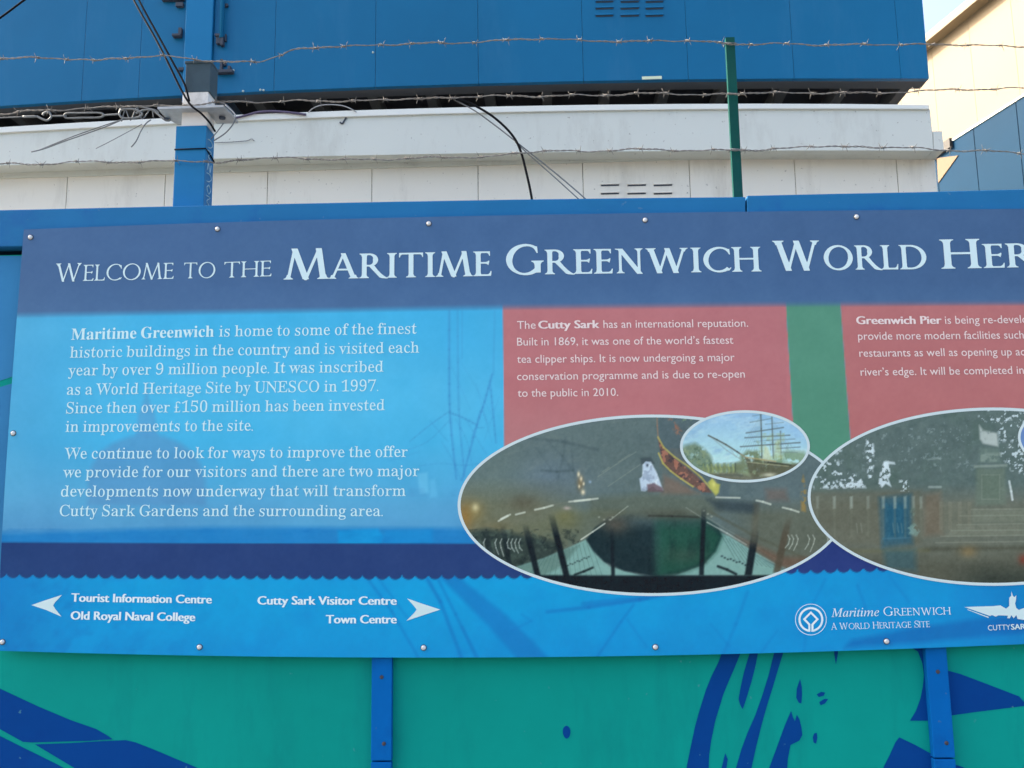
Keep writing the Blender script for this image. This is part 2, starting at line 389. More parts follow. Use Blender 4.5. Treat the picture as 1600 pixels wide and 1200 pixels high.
# ------------------------------------------------------------------ lettering
# outlines of the serif letters used on the sign, in 1/500 of the cap height:
# by style (code of B bold, I italic, R regular, t title, T bold title) and letter code: advance, closed loops of x, y
OUTLINES = {
66: {
77: (696, [[15,0,15,19,47,24,59,28,67,35,74,43,79,55,83,87,81,441,74,462,65,471,50,477,16,482,16,500,203,500,348,156,493,500,678,500,678,482,648,476,629,465,618,445,615,415,616,66,620,47,627,34,633,29,646,23,677,19,677,0,434,0,434,19,467,25,487,35,494,48,498,67,499,438,316,0,296,0,116,427,117,69,124,41,131,32,153,22,186,19,186,0]]),
97: (378, [[279,-11,255,-8,237,1,225,17,220,38,194,17,166,2,136,-7,105,-10,87,-8,70,-4,56,3,44,13,35,24,28,38,24,53,22,69,25,93,34,114,49,133,70,149,97,165,171,194,218,209,217,279,211,302,197,316,188,321,162,324,141,323,126,319,117,311,115,298,132,267,135,254,131,236,121,222,104,212,85,209,64,213,56,217,49,223,39,239,36,260,37,272,46,295,54,306,76,324,104,338,138,347,178,350,214,348,245,342,270,333,289,321,303,304,313,284,320,259,322,231,323,47,325,41,334,38,342,40,352,46,361,30,343,12,323,-1,302,-8], [166,37,177,39,191,45,205,55,218,69,218,186,180,172,152,152,135,125,130,92,132,68,139,51,150,40]]),
114: (316, [[20,0,20,18,45,24,53,33,58,61,56,300,51,313,47,317,22,322,23,341,160,341,160,277,181,308,193,320,205,331,231,345,256,350,270,349,294,341,302,334,314,315,318,292,315,273,311,265,299,252,282,245,255,246,244,253,223,279,218,283,207,285,192,280,185,274,172,254,167,241,164,211,164,50,170,33,174,28,190,21,217,18,217,0]]),
105: (218, [[111,397,89,401,71,413,59,431,55,453,59,475,71,493,89,505,111,509,132,505,150,493,162,475,166,453,162,431,150,413,132,401], [20,0,20,18,45,24,53,33,58,61,56,299,51,313,47,317,22,322,23,341,163,341,163,51,167,34,174,24,198,18,198,0]]),
116: (251, [[136,-10,115,-9,98,-5,83,2,72,11,64,24,58,39,53,78,53,306,22,306,22,329,97,405,123,437,142,465,159,465,159,341,228,341,228,306,159,306,160,70,167,51,172,47,184,44,197,47,208,54,218,65,226,82,244,72,225,36,200,10,170,-5]]),
109: (608, [[20,0,20,18,45,24,53,34,58,61,57,289,53,305,46,316,39,320,21,323,21,341,161,341,161,291,183,316,207,335,233,346,260,350,294,346,321,334,340,314,352,287,374,314,400,334,428,346,459,350,500,342,529,320,547,284,553,232,553,61,555,42,560,28,565,24,579,19,588,18,588,0,414,0,414,18,432,21,442,29,448,42,450,61,448,265,443,283,439,290,433,294,414,298,399,296,384,289,370,277,356,260,357,51,360,35,368,24,374,21,391,18,391,0,219,0,219,18,236,21,247,29,253,42,254,61,253,264,248,283,243,289,229,297,219,298,202,295,187,288,173,276,161,258,161,51,165,35,172,25,185,19,195,18,195,0]]),
101: (330, [[169,-11,128,-5,110,2,93,11,63,39,41,75,32,97,26,120,21,173,23,198,33,243,41,264,65,300,96,327,113,337,132,344,173,350,203,347,229,339,253,326,273,308,290,284,301,257,308,226,310,182,128,182,135,123,152,80,180,55,219,46,240,49,260,58,279,73,296,94,313,80,284,40,250,12,212,-5], [128,211,221,211,221,258,216,292,206,314,199,321,189,325,177,326,155,320,140,300,131,268]]),
71: (558, [[294,-11,256,-9,220,-3,186,7,155,21,127,39,103,60,81,85,63,113,49,144,38,177,32,213,30,251,32,289,38,324,49,356,63,386,81,414,102,438,126,460,153,478,183,492,214,503,247,509,282,511,312,509,342,504,373,496,416,480,426,479,437,481,445,486,460,511,480,511,480,338,461,338,453,360,432,399,420,416,392,446,361,468,328,482,294,487,235,472,193,428,168,354,160,250,162,196,169,148,181,108,198,74,218,48,243,29,271,18,302,14,322,15,351,23,360,30,372,50,376,78,376,140,372,169,368,179,361,187,352,192,339,196,302,200,302,218,549,218,549,200,533,199,509,193,501,187,493,170,490,141,490,32,441,13,393,0,344,-8]]),
110: (418, [[20,0,20,18,45,24,53,34,58,61,57,289,53,305,46,316,39,320,21,323,21,341,162,341,162,294,184,318,209,336,236,346,267,350,309,342,339,320,357,284,363,232,363,61,365,42,370,28,375,24,389,19,399,18,399,0,222,0,222,18,241,20,250,29,256,42,258,61,256,265,251,283,247,290,241,294,223,298,206,295,190,288,176,276,162,258,163,51,166,34,174,24,180,21,198,18,198,0]]),
119: (477, [[134,-11,16,297,3,316,-12,322,-12,341,152,341,152,322,135,319,129,315,126,308,126,298,131,277,183,139,232,258,211,313,204,320,184,324,184,341,355,341,355,322,332,317,326,311,325,302,327,288,369,155,420,281,424,298,424,307,420,315,412,319,391,324,391,341,489,341,489,324,482,323,470,317,456,292,334,-11,317,-11,245,216,153,-11]]),
99: (322, [[171,-11,131,-5,113,2,79,24,52,56,33,95,26,117,21,164,23,191,27,215,34,238,44,260,56,280,87,313,105,326,125,337,146,344,168,349,217,349,239,345,258,337,275,327,288,315,297,301,303,286,305,269,302,251,292,236,278,227,260,224,240,227,226,237,218,253,215,275,217,298,215,310,209,319,199,324,186,326,158,318,139,296,127,258,123,206,125,168,130,135,139,107,150,84,165,65,183,52,202,45,224,42,243,44,262,51,280,63,298,79,313,66,283,32,250,8,212,-6]]),
104: (418, [[20,0,20,18,45,24,53,34,58,61,57,449,53,465,46,476,31,482,21,483,21,500,162,500,162,293,184,318,209,335,237,346,267,350,309,342,339,320,357,284,363,232,363,61,365,42,370,28,375,24,389,19,399,18,399,0,222,0,222,18,241,20,250,29,256,42,258,61,256,265,251,283,247,290,241,294,223,298,206,295,190,288,176,276,162,258,163,51,166,34,174,24,180,21,198,18,198,0]]),
},
73: {
77: (647, [[-40,0,-35,15,-4,18,17,27,27,39,36,56,140,423,146,453,146,469,143,476,139,482,126,490,91,496,95,510,233,510,286,119,545,510,685,510,681,496,647,492,628,482,620,474,607,448,510,88,503,53,506,34,510,28,524,20,559,15,555,0,353,0,357,13,387,17,407,28,418,42,427,63,527,431,240,0,230,0,173,431,84,113,74,64,74,43,80,28,93,20,129,14,125,0]]),
97: (375, [[55,-9,29,-4,9,11,-3,36,-7,71,-6,101,0,131,8,162,20,192,36,222,54,250,75,277,99,301,124,321,150,336,175,344,201,347,222,345,238,337,249,325,255,308,265,339,321,339,249,82,244,57,243,49,246,41,256,38,265,41,292,66,310,88,320,79,291,41,263,13,238,-3,215,-9,201,-7,192,0,186,10,184,25,186,40,209,129,169,68,131,25,112,10,94,0,74,-7], [90,36,99,37,117,45,147,71,176,109,212,171,230,221,240,268,238,302,231,317,219,325,203,328,186,326,169,319,152,308,136,292,120,272,93,222,81,192,67,148,60,106,58,80,60,61,66,47,76,39]]),
114: (246, [[-14,0,50,229,61,275,61,292,56,303,45,308,14,312,16,326,126,347,136,345,136,338,98,197,139,263,174,310,203,338,228,347,247,342,258,326,260,310,257,292,249,277,235,267,228,265,208,266,193,277,187,294,143,240,104,173,72,93,45,0]]),
105: (195, [[134,432,120,435,108,443,99,455,97,470,99,484,108,496,120,505,134,508,149,505,161,497,170,484,173,470,170,455,162,443,149,435], [36,-9,20,-6,9,1,2,14,0,38,13,94,60,265,66,290,63,302,55,310,40,314,19,316,22,328,139,347,143,342,143,331,69,86,63,57,67,41,72,37,79,35,91,39,106,50,142,92,153,81,123,42,93,14,64,-3]]),
116: (205, [[36,-9,21,-7,10,1,3,12,1,38,5,58,72,310,21,310,24,326,58,337,90,358,120,390,149,431,166,431,138,334,201,334,195,310,132,310,69,74,66,49,69,38,79,34,89,37,102,47,136,87,147,74,119,38,91,12,63,-4]]),
109: (604, [[450,-8,434,-5,422,2,415,16,413,34,418,71,465,240,472,272,471,289,467,296,461,300,451,302,431,297,395,272,370,246,344,212,319,173,290,116,268,60,251,0,192,0,266,256,269,282,268,291,264,297,258,300,249,302,226,294,194,273,159,240,125,196,109,170,88,126,69,77,44,0,-14,0,55,232,67,285,66,296,61,306,49,311,18,316,21,329,88,336,133,347,141,345,143,338,141,329,100,195,153,261,202,309,248,337,289,347,308,344,322,336,331,323,333,304,332,288,313,202,361,265,407,310,451,338,493,347,512,344,526,336,534,322,537,302,535,285,479,72,476,56,476,47,483,39,489,38,502,42,522,60,548,95,558,83,531,43,504,15,477,-2]]),
101: (316, [[97,-7,75,-5,55,0,38,10,23,23,11,40,2,59,-3,82,-4,126,4,163,18,200,38,236,64,270,94,299,136,327,162,338,188,345,230,346,256,339,265,333,279,316,283,292,280,269,270,248,252,227,229,208,198,191,161,176,117,165,67,156,62,108,66,73,79,48,101,33,131,28,157,32,185,43,213,62,243,89,254,78,218,40,181,13,141,-2], [70,173,105,180,136,190,162,202,184,218,202,236,214,256,222,276,224,298,223,311,218,320,209,326,198,327,186,326,162,316,138,297,115,269,94,234]]),
},
82: {
48: (400, [[203,-2,176,0,133,17,107,39,80,77,68,107,56,157,50,216,47,277,53,352,62,400,77,443,96,475,120,500,148,518,183,528,226,528,260,519,285,505,309,484,321,468,333,446,351,396,360,343,363,302,363,225,360,184,351,132,333,82,319,57,296,31,264,9,237,0], [200,36,217,37,237,44,253,55,266,73,277,98,284,125,295,209,295,318,288,384,277,430,266,455,251,474,230,487,212,490,189,488,167,477,149,459,142,446,132,418,121,364,116,266,121,164,134,100,147,71,158,57,180,41]]),
49: (400, [[75,-2,69,5,72,19,69,32,73,39,84,40,95,36,150,38,179,55,190,69,190,455,175,461,166,458,140,432,104,402,83,392,83,382,75,377,67,380,63,390,38,410,29,426,29,432,34,437,43,439,70,437,86,444,111,460,157,495,188,506,190,507,187,514,187,521,195,529,202,530,209,526,213,519,212,512,220,509,261,529,275,531,280,526,280,517,257,467,257,69,274,51,298,38,352,36,363,40,374,39,378,32,375,19,378,3,370,-2,352,2,291,2,266,6,225,19,166,4,95,2,84,-2]]),
53: (400, [[139,0,112,7,92,15,71,28,55,43,45,59,40,80,41,98,48,112,67,129,85,135,90,127,86,89,93,73,110,56,121,49,151,39,182,38,203,42,230,53,251,69,266,89,280,125,283,155,282,180,276,207,264,232,244,252,210,269,194,274,167,277,142,276,87,269,85,260,78,256,72,259,67,268,53,267,45,271,43,280,55,300,67,455,76,484,66,514,66,523,71,528,80,528,112,512,301,512,330,527,344,528,349,523,349,514,334,482,341,457,346,418,351,405,351,396,346,391,337,390,328,394,314,390,307,394,304,402,308,416,305,430,298,446,287,458,117,458,109,446,98,330,98,308,107,307,142,313,198,314,228,309,271,294,307,269,331,241,345,207,350,173,348,130,339,96,323,66,303,45,278,26,255,14,235,7,192,-1]]),
55: (400, [[129,-2,124,3,125,12,147,39,317,432,323,453,320,460,317,461,126,461,104,459,94,455,80,428,76,408,76,394,79,382,78,373,72,370,56,374,35,371,30,376,30,385,38,403,41,444,49,482,36,510,35,525,40,528,49,529,85,512,335,513,374,528,387,528,391,521,389,510,379,489,366,473,359,432,187,26,189,12,188,3,179,-2,163,4,142,-2]]),
57: (400, [[154,-2,131,0,104,9,84,21,68,36,58,53,53,71,52,86,59,105,67,114,76,118,83,117,89,107,90,86,97,71,113,52,138,39,167,35,181,36,220,48,256,86,267,111,284,161,295,250,292,253,276,252,254,233,236,222,220,215,201,211,158,212,113,227,96,239,81,253,60,284,51,316,48,339,48,386,55,418,66,448,80,471,99,492,124,510,156,523,174,528,217,528,250,518,283,500,309,475,333,436,347,396,356,341,358,248,354,207,343,150,332,118,313,80,295,55,263,26,238,11,197,0], [180,252,213,252,231,259,242,265,263,283,293,298,295,307,292,359,286,393,278,421,267,446,253,464,233,480,213,488,199,490,181,488,163,481,138,459,126,439,119,418,112,375,112,348,117,314,133,280,152,264,170,255]]),
67: (499, [[266,-7,248,-6,218,1,184,16,157,33,133,53,108,82,79,129,63,187,57,221,56,250,60,303,66,332,79,368,101,409,123,437,141,456,179,483,218,502,268,512,320,510,368,497,414,476,436,471,446,482,458,509,464,512,475,512,480,507,480,491,476,466,468,441,479,371,480,343,475,336,464,337,458,341,437,400,423,428,368,464,341,477,316,483,286,484,268,481,239,474,225,467,195,444,178,425,147,362,138,318,132,266,132,232,137,187,146,146,154,128,177,84,195,65,223,45,243,34,286,26,318,25,334,27,370,38,400,53,434,77,468,114,477,113,489,100,487,91,450,51,400,17,359,0,336,-5,302,-9], [102,427,98,432,98,437,102,441,107,441,111,437,111,432,107,428]]),
69: (471, [[18,-2,13,5,13,14,16,18,28,22,43,22,75,34,94,53,107,71,107,417,106,428,84,458,71,468,48,477,18,481,15,487,17,498,23,502,71,501,100,494,141,479,175,493,218,501,328,499,400,491,425,501,437,500,439,496,440,487,429,462,436,426,440,389,440,358,434,350,425,350,420,353,406,410,397,430,386,448,371,455,341,464,303,470,223,471,209,468,200,462,182,442,177,432,178,280,180,277,200,271,230,271,257,274,282,279,301,319,314,377,321,381,330,381,334,377,334,323,323,257,334,194,335,135,330,127,318,127,314,131,301,198,295,214,282,236,207,244,180,238,178,235,178,67,198,43,212,35,225,31,307,32,368,45,393,56,404,67,429,108,449,155,455,158,466,158,471,153,471,142,455,82,438,35,445,14,443,1,439,-2,430,-2,407,10,330,1,221,0,189,4,141,21,84,1,55,-2]]),
71: (541, [[290,-13,258,-10,226,-3,188,14,161,31,136,51,98,96,81,128,70,158,65,178,58,226,61,296,74,353,96,399,126,440,158,469,217,502,272,512,317,511,356,502,415,476,438,471,458,509,465,513,476,513,481,508,481,487,470,442,481,367,482,344,476,337,463,337,459,340,445,383,423,428,363,467,342,476,313,484,290,485,242,475,226,468,181,428,150,365,138,308,133,256,137,192,147,146,164,106,184,74,210,47,242,27,265,19,301,15,329,17,347,21,365,31,376,40,396,71,398,151,396,156,379,176,363,187,338,195,304,199,301,206,301,215,304,219,365,219,395,212,433,198,463,210,497,219,545,220,552,215,552,203,549,199,522,195,504,189,485,176,467,151,467,81,490,44,491,35,488,29,474,27,440,34,401,9,383,1,342,-10]]),
72: (557, [[20,-2,15,5,15,17,18,20,47,24,72,34,88,47,106,71,106,257,106,430,84,458,72,465,49,475,20,481,17,487,17,496,20,500,68,501,99,494,140,479,174,492,211,501,261,502,267,498,269,487,265,481,227,474,206,465,194,455,177,432,177,280,202,274,374,274,399,280,399,430,389,446,370,465,349,474,311,481,308,487,308,496,311,500,365,501,395,494,434,479,472,493,506,501,552,502,558,498,559,487,556,481,524,475,502,465,480,446,470,430,470,71,488,47,504,34,524,25,556,20,559,14,559,3,556,-1,509,-1,468,8,436,21,393,5,361,-1,311,-1,308,5,308,17,311,20,340,24,365,34,377,42,399,69,399,237,374,243,202,243,177,237,177,69,196,44,209,34,236,24,265,20,269,14,267,1,261,-2,231,-2,199,1,140,21,81,1,52,-2]]),
73: (278, [[18,-2,12,5,13,17,15,20,45,26,70,34,85,44,106,69,106,430,90,454,68,471,47,477,15,481,12,487,13,497,20,502,75,501,109,492,143,480,175,492,211,501,267,501,271,494,270,485,268,481,229,475,206,465,194,455,177,432,177,71,195,47,213,34,227,28,268,20,271,14,270,2,263,-2,211,0,175,8,140,21,115,11,79,1]]),
78: (526, [[450,-14,441,-11,436,-7,373,112,134,399,121,391,116,380,118,53,121,39,134,30,148,25,182,20,185,16,185,3,177,-3,132,-2,102,4,55,-3,25,-3,19,0,17,14,21,20,64,28,82,39,84,64,84,393,89,414,98,432,73,453,45,471,21,480,17,487,18,496,21,500,52,500,136,479,152,490,159,498,168,501,175,499,179,489,179,453,407,175,411,172,425,180,430,191,429,455,427,462,411,471,364,480,361,484,361,496,368,501,418,500,446,494,486,501,521,501,527,498,528,487,525,480,498,476,480,470,466,462,465,457,461,425,461,175,456,157,441,125,465,-7,460,-13]]),
79: (559, [[279,-13,235,-7,199,7,165,28,127,62,91,112,72,155,62,200,58,250,62,300,72,343,88,383,121,432,156,466,185,486,210,498,260,511,292,514,340,507,387,489,424,464,454,435,487,387,504,348,516,298,520,250,514,191,501,146,487,114,458,71,424,36,395,16,372,4,338,-7], [279,16,290,14,347,28,395,71,416,109,430,146,444,237,442,289,431,353,414,396,396,425,371,453,342,472,315,482,285,486,229,471,190,439,179,425,146,355,133,266,133,223,140,171,156,121,175,84,196,57,217,39,245,24]]),
83: (416, [[50,-14,45,-9,46,14,56,50,46,143,45,168,50,176,66,176,71,171,85,107,102,64,139,38,164,25,180,21,191,18,239,19,277,33,293,46,308,64,317,87,320,107,318,132,315,141,305,161,289,179,260,198,148,255,114,280,92,305,84,318,75,341,70,375,74,416,87,450,105,473,121,486,146,502,166,509,205,514,246,510,277,502,332,481,337,484,352,513,371,513,374,507,373,487,364,455,374,375,373,355,368,350,357,350,350,357,340,393,321,440,273,471,241,483,196,486,162,475,146,464,134,450,126,434,121,409,123,382,129,368,143,346,159,332,184,316,302,257,330,238,354,212,369,180,377,143,372,96,355,57,340,37,316,17,289,2,255,-9,237,-11,182,-11,148,-2,87,21,75,7,67,-11,62,-14]]),
85: (524, [[265,-11,231,-7,183,11,150,34,139,46,123,71,110,110,103,180,103,430,93,446,71,465,42,477,17,481,14,487,15,497,21,501,67,500,103,492,140,478,176,493,208,500,258,501,264,498,266,487,262,481,235,477,203,465,190,452,174,430,174,155,178,118,183,98,194,72,206,57,231,38,251,29,274,24,303,23,358,33,398,62,422,107,429,157,432,178,432,416,429,455,424,463,410,470,362,481,360,484,360,496,367,501,417,500,446,494,476,500,518,500,522,493,522,484,519,481,483,470,469,462,466,457,462,430,463,180,461,148,453,107,439,71,417,36,381,10,358,0,312,-10]]),
87: (651, [[193,-14,186,-10,183,-4,167,121,64,423,26,464,4,476,-16,480,-19,487,-18,498,-12,501,22,500,93,478,125,493,152,500,193,501,199,498,200,487,197,480,172,476,155,468,143,456,132,437,140,403,220,171,223,164,229,163,241,165,247,173,320,357,331,373,352,393,342,428,329,443,302,467,277,476,252,480,249,487,249,496,252,500,302,500,331,493,372,479,397,490,431,500,477,501,483,498,485,487,481,480,461,479,438,470,422,457,411,437,424,391,497,182,500,176,504,176,518,180,523,189,604,441,604,464,584,474,554,480,551,487,552,497,559,501,588,501,627,494,652,500,684,500,687,493,685,482,659,470,647,463,643,457,550,171,538,150,511,124,492,-11,486,-14,475,-14,467,-9,444,132,368,345,352,343,345,336,274,155,259,133,233,109,212,-9,206,-14]]),
97: (366, [[273,-11,267,-4,268,8,250,18,241,33,225,36,216,34,196,17,180,9,132,0,105,3,84,10,64,24,49,44,45,65,49,96,65,124,93,153,126,176,152,189,230,214,239,214,239,217,237,265,227,292,207,312,193,319,171,324,130,318,117,310,111,303,107,287,107,278,117,265,120,253,117,242,110,233,101,228,89,226,73,227,61,234,54,244,52,258,55,278,61,296,82,323,105,338,130,347,164,351,191,351,216,346,250,331,261,324,282,305,295,283,300,260,302,231,302,53,309,43,321,38,352,44,358,40,362,31,359,25,336,9,316,2,293,1,291,-6,286,-11,280,-13], [148,37,164,36,182,42,218,66,239,74,239,181,218,184,184,173,146,149,127,126,115,99,110,71,111,65,121,50], [39,250,34,256,34,263,41,269,48,268,52,262,52,253,46,249]]),
98: (384, [[50,-15,45,-10,45,6,67,88,67,440,48,466,25,478,10,482,7,486,7,497,14,503,46,502,100,484,135,501,148,502,153,497,153,488,132,440,132,313,137,310,153,310,167,325,180,332,205,341,230,345,260,341,287,329,303,317,322,297,335,277,348,240,354,200,354,161,351,136,341,95,318,50,298,26,278,10,255,-3,223,-12,200,-12,171,-5,145,9,107,43,69,-6,62,-12], [184,20,219,18,235,24,250,36,264,54,271,68,285,118,290,156,290,195,288,220,280,252,271,275,258,290,239,304,225,307,210,309,185,303,162,285,132,268,132,88,162,33,175,23]]),
99: (313, [[177,-2,149,3,129,10,102,28,77,53,61,80,47,121,41,162,42,190,50,233,63,266,76,287,97,312,129,336,149,346,174,351,213,351,240,340,258,328,272,312,286,287,291,265,289,253,283,245,274,240,245,240,236,246,232,253,231,276,226,301,213,317,197,324,181,324,154,315,130,290,113,251,107,221,104,181,108,144,114,117,129,85,145,65,158,54,183,42,206,38,238,42,264,53,295,78,308,74,311,65,297,45,281,30,249,10,208,-2]]),
100: (394, [[249,-11,244,-6,244,3,257,40,254,41,245,41,229,19,211,5,170,-7,136,-2,120,4,100,17,83,33,65,60,53,87,47,112,42,160,47,217,59,262,77,294,97,317,127,336,154,344,181,345,204,340,222,331,237,319,245,309,261,309,266,312,266,437,247,463,236,471,211,479,195,481,192,487,192,496,195,500,243,501,274,492,297,482,333,500,347,502,352,496,352,487,330,440,330,69,340,54,354,43,386,32,388,28,388,15,381,9,347,10,304,21,265,-6], [170,31,186,30,203,35,220,45,243,70,266,83,266,267,236,284,222,297,208,305,186,310,163,306,136,286,121,258,110,208,110,124,118,85,130,58,140,45,154,35]]),
101: (320, [[161,1,131,9,113,18,79,49,65,71,52,103,42,174,51,240,59,262,76,294,93,315,113,332,147,348,174,351,204,348,229,337,247,324,266,303,281,274,291,233,310,199,311,185,306,180,297,180,263,194,231,182,129,182,109,176,109,158,115,119,131,81,136,73,165,51,177,46,211,43,231,45,258,57,295,93,305,90,311,83,311,78,303,62,285,42,273,31,247,14,208,2], [121,212,218,211,227,215,235,228,232,265,223,292,211,310,190,323,172,324,154,318,136,303,118,269,111,240,109,217]]),
102: (227, [[19,-2,14,3,15,17,42,24,58,34,77,57,77,298,58,305,40,305,28,302,19,304,16,310,16,337,24,342,40,339,58,339,76,345,79,408,85,437,97,460,117,482,149,503,167,510,192,512,228,507,251,492,269,469,275,437,267,416,253,406,235,403,226,406,217,416,206,420,201,428,202,435,208,442,220,444,224,460,221,471,218,478,208,484,185,484,167,475,152,453,145,430,141,398,142,345,162,339,201,339,217,342,224,337,225,310,220,303,160,305,141,298,141,62,156,42,171,28,190,22,217,18,220,14,220,3,212,-2,165,-1,137,6,110,17,87,7,56,-1]]),
103: (348, [[150,-156,103,-150,73,-139,39,-114,26,-92,18,-91,14,-85,15,-78,26,-74,41,-51,74,-26,75,-6,55,12,47,26,47,49,53,67,63,83,80,101,107,121,110,126,73,158,55,185,47,212,45,233,46,256,51,272,63,294,84,317,112,336,143,349,164,351,203,349,230,339,257,323,280,330,325,331,337,336,346,336,351,328,348,315,351,299,348,293,339,291,325,296,296,296,284,287,296,256,300,233,300,215,292,183,271,151,243,129,209,114,184,112,137,113,117,94,107,81,103,58,105,49,114,43,125,39,237,36,264,32,289,26,307,17,326,-3,336,-28,337,-56,333,-78,327,-92,311,-113,298,-124,273,-138,239,-148,207,-153], [142,-124,153,-126,193,-126,225,-123,262,-112,282,-96,291,-81,295,-69,290,-44,280,-31,257,-24,116,-21,76,-69,73,-88,82,-100,94,-110,121,-121], [159,140,187,140,196,142,211,153,228,178,238,215,237,244,229,285,210,310,196,320,180,324,164,324,150,320,128,301,115,278,108,247,110,201,121,172,139,148]]),
104: (406, [[23,-2,18,3,19,17,39,22,57,33,78,60,78,439,56,469,41,477,23,481,20,487,20,496,27,502,59,501,111,483,146,500,159,501,164,496,164,487,143,439,143,301,150,297,161,296,186,320,205,330,227,338,257,341,291,332,295,339,300,343,307,343,314,339,318,328,312,319,328,301,339,271,343,228,343,57,361,34,382,22,398,18,401,14,401,3,393,-2,364,-1,309,16,284,6,252,-2,227,-2,221,2,221,17,241,22,257,33,278,60,277,260,268,285,248,299,232,301,214,299,196,290,171,269,143,255,143,57,161,33,180,22,197,17,197,1,191,-2,161,-1,109,16,57,-1]]),
105: (211, [[23,-2,18,3,19,17,43,24,59,34,78,60,78,280,59,307,41,318,23,322,20,326,20,337,27,342,59,341,111,324,146,341,159,342,164,337,164,328,143,280,143,60,151,46,165,30,197,17,198,3,191,-2,161,-1,109,16,75,3,57,-1], [73,410,68,414,68,419,73,423,77,424,82,419,82,414,78,410], [100,421,89,426,81,435,77,446,78,460,84,473,93,482,105,486,121,486,132,479,140,469,144,455,142,442,135,430,125,422,114,419], [73,482,68,487,68,492,73,496,77,496,82,492,82,487,78,482]]),
106: (223, [[33,-156,5,-150,-26,-129,-40,-110,-47,-72,-43,-58,-31,-48,-8,-46,5,-50,13,-58,15,-69,13,-81,6,-92,5,-106,10,-117,26,-126,53,-124,67,-115,79,-97,87,-74,90,-40,90,281,78,299,64,311,49,318,26,322,23,326,23,337,30,343,69,342,124,324,158,341,171,343,176,337,176,328,155,281,155,-26,147,-78,133,-106,117,-124,101,-136,69,-152], [92,403,86,410,85,417,89,424,95,428,87,437,84,447,83,460,86,469,94,480,105,486,119,488,133,484,143,476,149,465,150,451,147,440,142,432,133,425,111,422,111,410,106,403,99,401], [151,412,146,417,146,422,151,426,155,426,160,422,160,417,156,412]]),
107: (382, [[22,-2,17,3,18,17,38,22,58,34,77,57,79,167,77,442,57,469,43,477,24,481,22,485,22,496,29,502,61,501,111,483,145,500,158,501,164,496,164,487,142,439,142,189,158,185,199,204,220,243,255,278,267,296,272,308,270,310,254,318,229,321,225,323,224,335,227,341,263,342,295,335,333,342,379,341,382,335,382,326,379,322,338,312,308,299,285,269,249,232,244,219,251,189,335,69,371,39,395,24,411,18,414,14,414,3,406,-2,381,-1,313,16,288,4,270,-1,233,-1,230,5,232,17,254,22,266,30,277,48,269,64,204,156,188,162,179,161,142,144,142,60,161,34,181,22,199,17,200,5,197,-1,163,-1,108,16,88,7,56,-1]]),
108: (212, [[23,-2,18,3,19,17,43,24,59,34,78,60,78,439,59,466,43,477,23,481,20,485,20,496,27,502,55,501,73,498,111,483,146,500,159,501,164,496,164,487,143,439,143,60,151,46,165,30,197,17,198,3,191,-2,161,-1,109,16,75,3,57,-1]]),
109: (590, [[23,-2,18,3,19,17,39,22,57,33,78,60,78,280,57,307,39,318,21,323,20,335,23,341,57,341,109,324,143,341,157,342,162,337,162,330,147,296,147,294,152,292,161,294,180,315,211,334,236,340,261,340,298,328,316,314,330,292,346,290,352,291,373,315,398,330,418,338,448,341,466,338,482,332,486,340,496,344,507,337,509,328,504,319,518,303,530,267,533,223,534,57,552,33,571,22,588,17,590,5,586,-1,552,-1,525,6,502,16,450,-1,421,-2,414,2,414,17,432,22,448,31,460,44,469,60,468,264,464,278,455,290,439,299,425,301,398,295,382,286,361,266,336,251,336,60,355,34,390,17,390,1,384,-2,357,-1,339,3,305,16,282,6,255,-1,221,-1,217,5,219,17,236,22,252,31,265,44,274,60,274,260,268,280,263,287,243,299,230,301,198,293,186,286,164,264,140,255,140,60,159,34,195,17,195,1,189,-2,161,-1,143,3,109,16,57,-1]]),
110: (406, [[23,-2,18,3,19,17,39,22,57,33,78,60,79,278,66,298,57,307,39,318,21,323,21,339,27,342,57,341,111,324,146,341,159,342,164,337,164,328,151,298,157,296,164,297,186,320,205,331,225,338,257,341,291,332,295,339,300,343,307,343,314,340,318,330,312,319,328,301,339,271,343,228,343,57,361,34,382,22,399,17,399,1,393,-2,364,-1,346,3,311,16,252,-2,227,-2,221,2,221,17,241,22,257,33,278,60,277,260,268,285,248,299,232,301,214,299,200,293,171,269,143,255,143,57,161,33,180,22,197,17,197,1,191,-2,161,-1,109,16,57,-1]]),
111: (358, [[183,-13,158,-10,133,-1,105,17,86,35,67,64,53,94,46,126,42,169,50,235,63,267,80,298,105,323,130,339,160,349,192,352,224,346,249,333,279,308,297,285,313,251,321,228,325,199,326,156,321,112,314,87,303,64,284,35,265,17,237,-1,212,-10], [169,17,199,16,215,22,232,37,248,67,259,119,262,178,259,219,253,253,243,281,226,307,199,325,171,325,154,317,143,308,132,294,122,271,110,221,108,153,110,117,118,81,126,58,138,37,155,22]]),
112: (396, [[22,-155,17,-150,18,-136,38,-130,58,-119,77,-95,79,55,76,282,55,309,23,323,19,330,20,338,27,342,58,341,108,325,140,340,154,342,159,337,159,328,143,293,147,291,156,291,170,311,183,324,197,333,213,340,256,344,272,340,297,330,322,307,339,282,353,250,362,207,363,173,359,123,350,84,337,57,322,34,302,15,279,2,256,-5,224,-5,204,0,183,11,161,34,142,32,142,-91,158,-111,174,-124,215,-134,218,-141,218,-150,215,-154,168,-154,136,-146,111,-136,74,-150,56,-154], [219,30,238,31,252,37,265,47,273,57,289,93,298,148,296,218,283,266,270,290,254,301,236,307,220,307,200,300,188,292,161,261,145,254,142,250,142,73,158,68,172,58,186,43,197,35]]),
